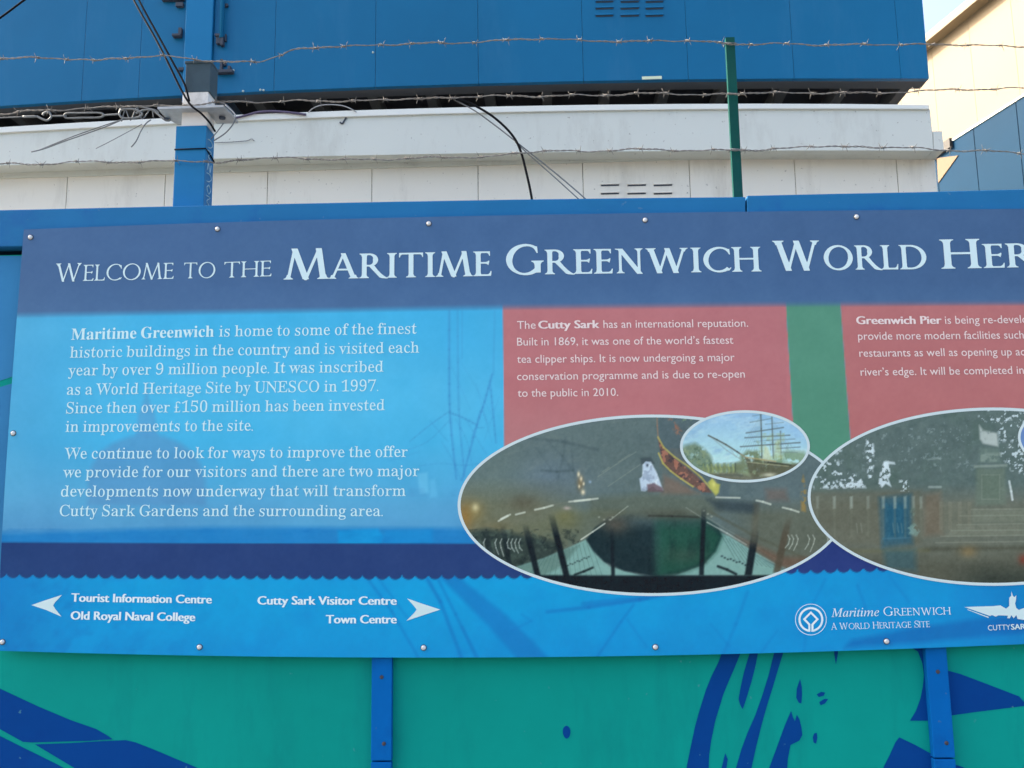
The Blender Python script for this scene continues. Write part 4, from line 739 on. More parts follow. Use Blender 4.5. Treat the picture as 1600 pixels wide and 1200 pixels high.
X_L, X_A0, X_A1, X_B0, X_B1 = P(-295, 1100, 0).x, P(580, 1100, -0.02).x, P(612, 1100, -0.02).x, P(1452, 1100, -0.02).x, P(1487, 1100, -0.02).x
mid_a, mid_b = (X_A0 + X_A1) / 2, (X_B0 + X_B1) / 2
pitch = mid_b - mid_a
Z_TOP = P(0, 399, 0).z
panels = []
for k in range(-1, 3):
    x0, x1 = mid_a + pitch * (k - 1) + 0.0015, mid_a + pitch * k - 0.0015
    o = MB().box(x0, x1, 0.0, 0.018, 0.06, Z_TOP).build('panel', M_teal, hoard)
    panels.append((x0, x1, o))
MB().box(mid_a - 2 * pitch, mid_b + pitch, 0.0195, 0.05, 0.0, 2.36).build('backing_frame', M_backing, hoard)
ZJ = P(596, 1190, -0.02).z
half = (X_A1 - X_A0) / 2
for k in range(-2, 3):
    c = mid_a + pitch * k
    b = MB().box(c - half, c + half, -0.0195, -0.0005, ZJ + 0.0015, Z_TOP + 0.006).build('batten', M_batten, hoard, bevel=0.0018)
    b2 = MB().box(c - half, c + half, -0.0195, -0.0005, 0.05, ZJ - 0.0015).build('batten', M_batten, hoard, bevel=0.0018)
    for dx, py in ((0.000, 1058), (0.006, 1162)):
        z = P(596, py, -0.02).z + (0.0 if k == 0 else random.uniform(-0.02, 0.02))
        MB().lathe((c + dx, -0.0195, z), [(0.0042, 0.0), (0.0042, -0.0012), (0.0022, -0.0020)], n=12).build('screw', M_rust, b)

def mural(pts, panel, m=None):
    """a painted shape, two layers of paint thick, on its panel"""
    q = pts
    w = [P(x, y, 0) for x, y in q]
    MB().prism([(p.x, p.z) for p in w], -0.0009, -0.0002).build('mural_shape', m or M_mural, panel)

def loop(pts, n=5):
    p = [np.array(a, float) for a in pts]
    out = []
    m = len(p)
    for i in range(m):
        p0, p1, p2, p3 = p[i - 1], p[i], p[(i + 1) % m], p[(i + 2) % m]
        for k in range(n):
            t = k / n
            out.append(0.5 * (2 * p1 + (p2 - p0) * t + (2 * p0 - 5 * p1 + 4 * p2 - p3) * t * t + (3 * p1 - p0 - 3 * p2 + p3) * t ** 3))
    return out

pl, pm, pr = panels[1][2], panels[2][2], panels[3][2]
mural([(-260, 985), (-100, 1040), (0, 1076), (60, 1104), (110, 1125), (150, 1139), (166, 1148), (176, 1155), (140, 1157.5), (50, 1160), (36, 1159), (0, 1139), (-120, 1075), (-260, 1000)], pl)
mural([(-260, 1015), (-120, 1090), (0, 1150), (40, 1170), (85, 1192), (102, 1201), (180, 1240), (300, 1330), (-260, 1330)], pl)
mural([(55, 1163), (110, 1161), (160, 1158), (197, 1156.5), (212, 1160), (240, 1171), (290, 1192), (340, 1213), (420, 1250), (420, 1330), (330, 1330), (200, 1245), (120, 1202)], pl)
mural([(-200, 400), (45, 400), (45, 583), (18, 589), (0, 595), (-100, 640), (-200, 690)], pl, M_strip)
mural([(-200, 702), (-100, 652), (0, 605), (30, 596), (45, 594), (45, 1012), (-40, 1012), (-200, 960)], pl, M_strip)
mural(loop([(886, 1134), (891, 1140), (890, 1150), (885, 1154), (880, 1148), (880, 1138)], 4), pm)
mural([(1135, 1000), (1162, 1000), (1156, 1023), (1147, 1045), (1139, 1063), (1130, 1085), (1124, 1105), (1117, 1128), (1111, 1158), (1108, 1180), (1107, 1205), (1112, 1260), (1068, 1260), (1071, 1208), (1079, 1168), (1086, 1135), (1093, 1110), (1103, 1078), (1112, 1056), (1122, 1036)], pm)
mural([(1178, 1000), (1191, 1000), (1184, 1022), (1180, 1042), (1174, 1065), (1168, 1085), (1163, 1101), (1160, 1108), (1156, 1100), (1154, 1092), (1157, 1075), (1162, 1052), (1169, 1028)], pm)
mural([(1214, 1000), (1229, 1000), (1223, 1022), (1215, 1048), (1206, 1078), (1199, 1100), (1190, 1132), (1181, 1168), (1174, 1200), (1168, 1250), (1143, 1250), (1150, 1200), (1158, 1172), (1168, 1145), (1180, 1118), (1191, 1087), (1201, 1055), (1209, 1022)], pm)
mural([(1133, 1177), (1137, 1186), (1135, 1200), (1128, 1240), (1121, 1240), (1127, 1202)], pm)
mural([(1250, 1061), (1252.5, 1072), (1253, 1086), (1252, 1099), (1248, 1098), (1244, 1090), (1245, 1076)], pm)
mural([(1236, 1111), (1239, 1121), (1242, 1127), (1245, 1117), (1249, 1124), (1252, 1136), (1253.5, 1148), (1249, 1157), (1243, 1160), (1235, 1164), (1231, 1185), (1229, 1210), (1226, 1260), (1186, 1260), (1200, 1205), (1213, 1170), (1226, 1134)], pm)
mural([(1276, 1085), (1283, 1081), (1289, 1082), (1287, 1087), (1279, 1089)], pm)
mural([(1280, 1097), (1288, 1092), (1294, 1092), (1289, 1099), (1282, 1102)], pm)
mural([(1272, 1146), (1276, 1145), (1277, 1152), (1275, 1162), (1271, 1160), (1270, 1152)], pm)
mural([(1302, 1000), (1311, 1000), (1309, 1022), (1306, 1038), (1303.5, 1022)], pm)
mural([(1405, 1000), (1460, 1000), (1463, 1126), (1422, 1126), (1431, 1111), (1438, 1092), (1442, 1072), (1443.5, 1055), (1441, 1036), (1434, 1018)], pm)
mural([(1405, 1152), (1430, 1164), (1463, 1182), (1463, 1260), (1350, 1260), (1377, 1206), (1390, 1180), (1399, 1160)], pm)
mural([(1478, 1047), (1500, 1053), (1540, 1068), (1592, 1088), (1600, 1097), (1680, 1150), (1640, 1150), (1600, 1103), (1560, 1108), (1520, 1113), (1478, 1119)], pr)
mural([(1478, 1190), (1500, 1197), (1540, 1212), (1600, 1260), (1478, 1260)], pr)

# ------------------------------------------------------------------ the information sign
sign = tag(empty('information_sign', (0, -0.03, 0)), 'long printed information board with a WELCOME TO THE title, screwed to the hoarding', 'sign')
Y_B = -0.0300
_tx = np.array([-20, 37, 200, 400, 600, 800, 1000, 1200, 1400, 1600, 1900, 2150.])
_ty = np.array([361, 359, 352.5, 346, 340.5, 336, 333, 330.5, 328.3, 326.2, 323, 320.])
_bx = np.array([-20, 0, 200, 400, 600, 800, 1000, 1200, 1400, 1600, 1900, 2150.])
_by = np.array([1016, 1017, 1022.5, 1025.6, 1027.2, 1027, 1025, 1020.3, 1014.2, 1006.3, 992, 978.])
_tp, _bp = np.polyfit(_tx, _ty, 4), np.polyfit(_bx, _by, 4)
_ly = np.array([355, 387, 490, 600, 730, 850, 940, 1020.])
_lx = np.array([37.4, 35, 27, 18.3, 9.5, 2.5, -1.8, -4.5])
_lp = np.polyfit(_ly, _lx, 3)

def sign_px(s, v):
    x0 = s + 30 * np.clip(1 - s / 600, 0, 1)
    y = np.polyval(_tp, x0) * (1 - v) + np.polyval(_bp, x0) * v
    x = s + np.polyval(_lp, y) * np.clip(1 - s / 600, 0, 1)
    y = np.polyval(_tp, x) * (1 - v) + np.polyval(_bp, x) * v
    return x, y

# core board: outline of the print, 5 mm thick
ss = np.linspace(0, 2150, 60)
tx, ty = sign_px(ss, np.zeros_like(ss))
bx, by = sign_px(ss[::-1], np.ones_like(ss))
out = list(zip(tx, ty)) + list(zip(bx, by))
w = [P(a, b, Y_B) for a, b in out]
MB().prism([(p.x, p.z) for p in w], Y_B, Y_B + 0.0055).build('board', M_boardedge, sign)

sc = np.concatenate([np.arange(0, 1622, 2.0), np.arange(1622, 2151, 8.0)])
vr = np.linspace(0, 1, 345)
SX, SV = np.meshgrid(sc, vr)
X, Yp = sign_px(SX.ravel(), SV.ravel())
art = Paint(X, Yp, (64, 174, 228))
x, y = X, Yp
# sky print
art.grad(np.clip((200 - x) / 220, 0, 1) * 0.75, (86, 160, 208))
art.grad(np.exp(-((y - 620) / 90) ** 2) * 0.55 * np.clip((x - 60) / 150, 0, 1), (90, 190, 236))
art.grad(np.clip((y - 690) / 100, 0, 1) * 0.75, (98, 162, 208))
art.grad(np.clip((y - 770) / 60, 0, 1) * 0.6, (84, 146, 198))
art.grad(np.clip((x - 560) / 200, 0, 1) * np.clip((690 - y) / 120, 0, 1) * 0.35, (70, 166, 218))
art.grad(np.clip((fbm(x, y, 160, 3) - 0.5) * 2.2, 0, 1) * 0.35, (106, 190, 230))
# dome of the college and its lantern
dome = [(136, 790), (137, 750), (143, 728), (156, 706), (176, 692), (203, 682), (230, 678), (257, 682), (282, 692), (301, 706), (314, 726), (321, 750), (322, 790)]
art.poly(dome, (92, 144, 196), 9, 0.62)
art.poly([(212, 682), (216, 648), (226, 622), (229, 600), (232, 622), (242, 648), (247, 682)], (92, 146, 200), 7, 0.55)
art.grad(np.clip((y - 782) / 50, 0, 1) * np.clip((330 - x) / 40, 0, 1) * 0.3, (80, 140, 195))
# masts and rigging
RIG = (66, 142, 204)
for a, wd, al in (([(702, 486), (702, 600), (704, 660), (713, 748)], 3.4, 0.42), ([(715, 486), (717, 640), (726, 745)], 3.0, 0.30), ([(722, 486), (722, 560)], 2.2, 0.22),
                  ([(769, 585), (757, 628), (745, 665), (722, 750)], 3.4, 0.42), ([(766, 600), (770, 640), (775, 692)], 2.6, 0.38), ([(773, 486), (771, 585)], 2.4, 0.26),
                  ([(703, 645), (722, 652), (745, 664)], 2.6, 0.36), ([(640, 690), (672, 664), (703, 642)], 1.7, 0.32), ([(630, 705), (668, 690), (704, 655)], 1.4, 0.24), ([(672, 658), (700, 690)], 1.5, 0.26),
                  ([(745, 664), (752, 640), (762, 662)], 1.5, 0.26), ([(736, 690), (742, 670), (756, 668)], 1.5, 0.24), ([(690, 690), (708, 720), (720, 750)], 1.4, 0.24),
                  ([(712, 655), (730, 690), (738, 730)], 1.3, 0.22), ([(728, 655), (748, 690), (760, 710)], 1.3, 0.22), ([(700, 560), (735, 640)], 1.2, 0.16), ([(717, 560), (770, 650)], 1.2, 0.16),
                  ([(655, 728), (690, 724), (722, 727), (770, 722)], 1.8, 0.18), ([(744, 600), (768, 690)], 1.2, 0.18), ([(780, 620), (756, 690)], 1.2, 0.18), ([(610, 720), (655, 706)], 1.2, 0.2)):
    art.line([tuple(q) for q in spline(a, n=4)] if len(a) > 2 else a, wd, RIG, 2.4, min(1, al * 1.35))
art.poly([(652, 740), (668, 738), (670, 770), (656, 772)], (120, 200, 238), 4, 0.5)
art.poly([(672, 750), (680, 748), (684, 776), (672, 778)], (110, 194, 236), 4, 0.4)
art.grad(((y > 762) & (y < 776) & (x > 400)) * np.clip(fbm(x, y, 14, 5) * 2 - 0.8, 0, 1) * 0.25, (70, 130, 190))
# water strip
art.poly([(-30, 833), (60, 832), (200, 827), (330, 824), (480, 824), (640, 825), (800, 826), (800, 860), (-30, 860)], (28, 124, 196), 10, 0.85)
art.poly([(528, 829), (590, 826), (600, 838), (597, 850), (528, 850)], (20, 156, 222), 5, 0.7)
art.poly([(600, 829), (676, 826), (676, 850), (600, 850)], (24, 142, 212), 6, 0.6)
art.grad(((y > 826) & (y < 850)) * np.clip(fbm(x, y * 3, 30, 9) * 2 - 0.9, 0, 1) * 0.4, (18, 108, 186))
# red and green columns
art.poly([(785.5, 400), (785.5, 475), (788, 690), (789, 850), (1250, 850), (1241, 690), (1228, 474), (1224, 400)], (188, 114, 121), 1.8)
art.poly([(1224, 400), (1228, 474), (1241, 690), (1250, 850), (1340, 850), (1329, 690), (1313, 473), (1309, 400)], (86, 141, 121), 1.8)
art.poly([(1309, 400), (1313, 473), (1329, 690), (1340, 850), (1860, 850), (1840, 690), (1820, 473), (1815, 400)], (184, 110, 114), 1.8)
art.poly([(1815, 400), (1820, 473), (1840, 690), (1860, 850), (2200, 850), (2200, 400)], (86, 141, 121), 1.8)
m = ((x > 787) & (x < 1230)).astype(float)
art.grad(m * np.clip((x - 1000) / 240, 0, 1) * 0.5, (182, 110, 118))
art.grad(m * np.clip((y - 610) / 60, 0, 1) * np.clip((1000 - x) / 150, 0, 1) * 0.4, (184, 128, 132))
# lower directions band
low = y > 880
lowf = np.clip((y - 885) / 6, 0, 1)
art.grad(lowf, (8, 155, 218))
art.grad(lowf * np.clip((140 - x) / 150, 0, 1) * 0.8, (18, 116, 190))
art.grad(lowf * np.clip((y - 940) / 90, 0, 1) * 0.5, (12, 134, 204))
art.grad(lowf * np.clip((x - 1000) / 500, 0, 1) * 0.45, (10, 132, 202))
art.grad(lowf * np.clip((x - 1480) / 100, 0, 1) * 0.5, (14, 118, 190))
art.grad(lowf * np.clip(fbm(x, y, 60, 21) * 2.4 - 1.1, 0, 1) * 0.30, (24, 120, 196))
art.grad(lowf * np.clip((420 - x) / 300, 0, 1) * np.clip(fbm(x + 0.4 * y, y, 22, 31) * 3 - 1.5, 0, 1) * 0.35, (14, 108, 184))
art.poly([(684, 898), (712, 898), (792, 962), (862, 1032), (812, 1034), (760, 975)], (34, 114, 190), 7, 0.6)
for a, wd, al in (([(668, 905), (688, 940), (722, 1030)], 5, 0.6), ([(682, 900), (712, 960), (745, 1030)], 4, 0.5), ([(575, 905), (612, 955), (655, 1030)], 3.5, 0.5),
                  ([(592, 905), (640, 970)], 3, 0.35), ([(722, 980), (748, 1030)], 4, 0.4), ([(855, 956), (920, 949), (1000, 937), (1060, 925)], 5, 0.6),
                  ([(912, 944), (1010, 934)], 8, 0.45), ([(990, 945), (970, 972), (932, 1028)], 3.5, 0.5), ([(980, 968), (1010, 1010)], 3, 0.3), ([(800, 985), (830, 970), (815, 960)], 3, 0.3),
                  ([(1168, 925), (1150, 975), (1128, 1028)], 5, 0.3), ([(1340, 915), (1356, 960)], 4, 0.35), ([(1290, 905), (1262, 960), (1256, 1020)], 4, 0.25),
                  ([(1110, 975), (1140, 1010)], 3, 0.25), ([(1215, 985), (1185, 1025)], 3, 0.3), ([(1390, 900), (1420, 940)], 4, 0.25)):
    art.line(a, wd, (30, 112, 190), 4, al)
art.poly([(1330, 1000), (1420, 982), (1520, 968), (1700, 950), (1700, 985), (1560, 992), (1440, 1004), (1320, 1012)], (18, 100, 178), 10, 0.65)
# scalloped navy band
def scal_edge(q):
    e = np.interp(q, [-20, 200, 600, 800, 1000, 1300, 1600, 2150], [897, 898.5, 900, 898.5, 896, 889.5, 880, 862])
    per = 20.6
    ph = np.abs(np.sin(np.pi * (q - 10) / per))
    return e - 0.8 + 6.8 * ph ** 0.65
top_band = np.interp(x, [-20, 300, 800, 1200, 1600, 2150], [846.5, 848, 848.5, 846, 841, 832])
a = np.clip((y - top_band) / 2.0, 0, 1) * np.clip((scal_edge(x) - y) / 1.8 + 0.5, 0, 1)
art.mix(slice(None), a, (42, 66, 122))
art.grad(a * np.clip((170 - x) / 220, 0, 1) * 0.6, (32, 64, 118))
art.grad(a * np.clip((x - 900) / 500, 0, 1) * 0.6, (46, 56, 128))
# title band, its lower edge airbrushed
hb = np.interp(x, [-20, 27, 400, 800, 1200, 1600, 2150], [493, 492, 486, 479.5, 475, 472.5, 470])
a = np.clip((hb - y) / 11 + 0.5, 0, 1)
art.mix(slice(None), a, (70, 101, 148))
art.grad(a * np.clip((x - 700) / 900, 0, 1) * 0.8, (66, 94, 138))
art.grad(a * np.clip((y - 440) / 40, 0, 1) * 0.35, (84, 118, 164))
art.grain(26, 7, 41)
art.grain(5, 5, 43)
INK = art.ink()
V = P_np(X, Yp, Y_B - 0.0004)
Q = grid_quads(len(sc), len(vr))
qx, qy = X[Q].mean(1), Yp[Q].mean(1)
qh = np.interp(qx, [-20, 27, 400, 800, 1200, 1600, 2150], [493, 492, 486, 479.5, 475, 472.5, 470])
qb = np.interp(qx, [-20, 300, 800, 1200, 1600, 2150], [846.5, 848, 848.5, 846, 841, 832])
qs = scal_edge(qx)
c1 = np.interp(qy, [474, 690, 850], [785.5, 788, 789])
c2 = np.interp(qy, [474, 690, 850], [1228, 1241, 1250])
c3 = np.interp(qy, [474, 690, 850], [1313, 1329, 1340])
c4 = np.interp(qy, [474, 690, 850], [1820, 1840, 1860])
mid = (qy >= qh) & (qy < qb)
for nm, sel, lb in (('title_band', qy < qh, 'slate blue band across the top of the board'),
                    ('picture_panel', mid & (qx < c1), 'sky blue printed panel with faint dome and masts'),
                    ('colour_panel', mid & (qx >= c1) & (qx < c2), 'dusty red panel on the left'),
                    ('colour_panel', mid & (qx >= c2) & (qx < c3), 'green strip between the red panels'),
                    ('colour_panel', mid & (qx >= c3) & (qx < c4), 'dusty red panel cut by the frame edge'),
                    ('colour_panel', mid & (qx >= c4), None),
                    ('wave_band', (qy >= qb) & (qy < qs), 'navy band with a scalloped lower edge'),
                    ('direction_band', (qy >= qb) & (qy >= qs), 'bright blue band with directions')):
    o = np_mesh(nm, V, Q[sel], INK, M_print, sign)
    if lb: o['label'] = lb

# ---- title
yt = Y_B - 0.0012
def title(keys, x0, x1, y0, y1, cap, name='title_word', lb=None):
    p, t = run_serif(keys)
    place_runs(name, [(p, t, x0, x1, y0, y1, cap)], M_title, yt, sign, lb)
title(caps('t', 'WELCOME', 1.13), 86, 271, 440, 435.5, 25)
title(kk('t', 'TO'), 287, 336, 435, 434, 24.5)
title(kk('t', 'THE'), 350, 424, 434, 431.5, 24.5)
title(caps('T', 'MARITIME', 1.22), 443, 768, 437, 431, 38.5)
title(caps('T', 'GREENWICH', 1.22), 791, 1190, 429.5, 424, 38.5)
title(caps('T', 'WORLD', 1.22), 1209, 1449, 422.5, 420.5, 38.0)
title(caps('T', 'HERITAGE', 1.22), 1471, 1840, 420, 413, 37.5)

# ---- serif paragraphs
for segs in (
    [('B', 'Maritime Greenwich', 111, 334, 531, 526), ('R', 'is home to some of the finest', 342, 651, 526, 521.5)],
    [('R', 'historic buildings in the country and is visited each', 109, 655, 559, 551)],
    [('R', 'year by over 9 million people. It was inscribed', 106, 599, 587, 581)],
    [('R', 'as a World Heritage Site by UNESCO in 1997.', 104, 591, 617, 611)],
    [('R', 'Since then over £150 million has been invested', 103, 601, 646, 641)],
    [('R', 'in improvements to the site.', 102, 395, 675, 673)],
    [('R', 'We continue to look for ways to improve the offer', 100, 637, 717, 714)],
    [('R', 'we provide for our visitors and there are two major', 98, 655, 746, 744)],
    [('R', 'developments now underway that will transform', 95, 634, 776, 775)],
    [('R', 'Cutty Sark Gardens and the surrounding area.', 93, 598, 806.5, 806.5)]):
    runs = []
    for st, tx_, x0, x1, y0, y1 in segs:
        p, t = run_serif(kk(st, tx_))
        runs.append((p, t, x0, x1, y0, y1, 17.5))
    place_runs('text_line', runs, M_letter, yt, sign)

# ---- sans paragraphs on the red panels
for segs in (
    [('The', 0, 808, 837, 514, 513.5), ('Cutty Sark', 1, 841, 937, 513.5, 512.5), ('has an international reputation.', 0, 943, 1169, 512.5, 510.5)],
    [('Built in 1869, it was one of the world\u2019s fastest', 0, 808, 1146, 540, 537)],
    [('tea clipper ships. It is now undergoing a major', 0, 808, 1148, 567, 564)],
    [('conservation programme and is due to re-open', 0, 808, 1164, 594, 590)],
    [('to the public in 2010.', 0, 809, 966, 620, 618.5)],
    [('Greenwich Pier', 1, 1338, 1472, 506.5, 506), ('is being re-developed to', 0, 1477, 1655, 506, 504)],
    [('provide more modern facilities such', 0, 1341, 1600, 531, 529)],
    [('restaurants as well as opening up access', 0, 1343, 1632, 557.5, 555)],
    [('river\u2019s edge. It will be completed in', 0, 1345, 1600, 587, 584)]):
    runs = []
    for tx_, b, x0, x1, y0, y1 in segs:
        if b:
            runs += heavy(tx_, x0, x1, y0, y1, 12.6, 0.75)
        else:
            p, t = run_sans(tx_)
            runs.append((p, t, x0, x1, y0, y1, 12.6))
    place_runs('text_line', runs, M_pink, yt, sign)

# ---- directions, arrows
for tx_, x0, x1, y0, y1 in (('Tourist Information Centre', 111, 331, 940, 943), ('Old Royal Naval College', 110, 305, 968, 970.5),
                            ('Cutty Sark Visitor Centre', 402, 620, 944.5, 945), ('Town Centre', 509, 620, 974, 974)):
    place_runs('direction_text', heavy(tx_, x0, x1, y0, y1, 13.3, 0.72), M_white_ink, yt, sign)

def flat(name, loops, m, Y, parent, label=None):
    L = [[P(a, b, Y) for a, b in l] for l in loops]
    tri = tessellate_polygon([[Vector((p.x, p.z, 0)) for p in l] for l in L])
    v = [p for l in L for p in l]
    f = []
    for a, b, c in tri:
        p, q, r = v[a], v[b], v[c]
        f.append((a, b, c) if (q.x - p.x) * (r.z - p.z) - (q.z - p.z) * (r.x - p.x) > 0 else (c, b, a))
    o = MB().add(v, f).build(name, m, parent)
    if label: o['label'] = label
    return o

flat('arrow', [[(49, 945.5), (72, 937.5), (97, 929.5), (86, 941), (83, 946), (86, 951), (96, 963.5), (72, 953)]], M_dirwhite, yt, sign, 'white arrowhead pointing left')
flat('arrow', [[(636, 935), (662, 944), (688, 952.5), (662, 961), (635, 970), (647, 958), (651, 952.5), (647, 947)]], M_dirwhite, yt, sign, 'white arrowhead pointing right')

# ---- heritage emblem and its words
def circ(cx, cy, r, n=56):
    return [(cx + r * math.cos(2 * math.pi * i / n), cy + r * math.sin(2 * math.pi * i / n)) for i in range(n)]
em = flat('emblem', [circ(1267, 968, 24.6), circ(1267, 968, 23.6)], M_white_ink, yt, sign, 'round white heritage emblem with a square set on its corner')
def arc_band(cx, cy, r0, r1, a0, a1, n=48):
    A = [R(a0 + (a1 - a0) * i / n) for i in range(n + 1)]
    return [(cx + r1 * math.cos(a), cy + r1 * math.sin(a)) for a in A] + [(cx + r0 * math.cos(a), cy + r0 * math.sin(a)) for a in A[::-1]]
flat('emblem_ring', [arc_band(1267, 968, 16.2, 19.4, 102, 438)], M_white_ink, yt, em)
flat('emblem_square', [[(1267, 955), (1279.5, 967.5), (1271, 976.5), (1271, 987), (1267.8, 987), (1267.8, 975.2), (1275.2, 967.5), (1267, 959.2), (1258.8, 967.5), (1266.2, 975.2), (1266.2, 987), (1263, 987), (1263, 976.5), (1254.5, 967.5)]], M_white_ink, yt, em)
p, t = run_serif(kk('I', 'Maritime'))
place_runs('emblem_text', [(p, t, 1299, 1374, 964, 962.5, 13.0)], M_white_ink, yt, sign)
p, t = run_serif(caps('t', 'GREENWICH', 1.22))
place_runs('emblem_text', [(p, t, 1381, 1486, 962.2, 960, 11.4)], M_white_ink, yt, sign)
runs = []
for wd, x0, x1, y0, y1 in (('A', 1299, 1308, 984, 983.6), ('WORLD', 1312, 1359, 983.5, 982.2), ('HERITAGE', 1364, 1424, 982, 980.6), ('SITE', 1429, 1453, 980.4, 979.8)):
    p, t = run_serif(caps('t', wd, 1.12))
    runs.append((p, t, x0, x1, y0, y1, 9.2))
place_runs('emblem_text', runs, M_white_ink, yt, sign)
# ---- clipper emblem
ce = flat('emblem', [[(1507, 948.5), (1530, 947.6), (1552, 947), (1563, 945.8), (1572, 951), (1576, 953), (1576, 962), (1560, 961.5), (1556, 963.5), (1550, 961), (1547, 962.5)]], M_dirwhite, yt, sign, 'white figurehead emblem at the frame edge')
flat('emblem_figure', [[(1574, 966), (1576, 956), (1572, 951), (1577, 947), (1577, 934), (1580, 931), (1580.5, 924), (1582.5, 931), (1585, 933), (1588, 930), (1587.5, 937), (1586, 943), (1588, 950), (1592, 953), (1597, 951), (1612, 946), (1640, 943), (1640, 958), (1604, 958), (1602, 969), (1590, 967), (1588, 961), (1584, 966), (1580, 961), (1578, 966)]], M_dirwhite, yt - 0.0002, ce)
flat('emblem_line', [[(1512, 952), (1545, 964), (1544.5, 965.5), (1511.5, 952.8)]], M_dirwhite, yt, ce)
p, t = run_sans('CUTTY', 0.0)
place_runs('emblem_text', [(p, t, 1544, 1579, 985.2, 983.8, 8.4)] + heavy('SARK', 1580, 1611, 983.8, 982.6, 8.6, 0.4), M_dirwhite, yt, sign)

# ---- oval photographs
def oval(cx, cy, rx, ry, Y, painter, step, bw, label, clipx=1e9):
    xs = np.arange(cx - rx - 2, min(cx + rx + 2, clipx) + step, step)
    ys = np.arange(cy - ry - 2, cy + ry + 2 + step, step)
    gx, gy = np.meshgrid(xs, ys)
    gx, gy = gx.ravel(), gy.ravel()
    pt = painter(gx, gy)
    Q = grid_quads(len(xs), len(ys))
    mx, my = gx[Q].mean(1), gy[Q].mean(1)
    sel = ((mx - cx) / (rx - bw * 0.4)) ** 2 + ((my - cy) / (ry - bw * 0.4)) ** 2 < 1
    o = np_mesh('oval_picture', P_np(gx, gy, Y), Q[sel], pt.ink(), M_print, sign)
    o['label'] = label
    n = 160
    A = [2 * math.pi * i / n for i in range(n)]
    O = [P(cx + rx * math.cos(a), cy + ry * math.sin(a), Y - 0.0003) for a in A]
    I = [P(cx + (rx - bw) * math.cos(a), cy + (ry - bw) * math.sin(a), Y - 0.0003) for a in A]
    MB().add(O + I, [(i, n + i, n + (i + 1) % n, (i + 1) % n) for i in range(n)]).build('border', M_border, o)

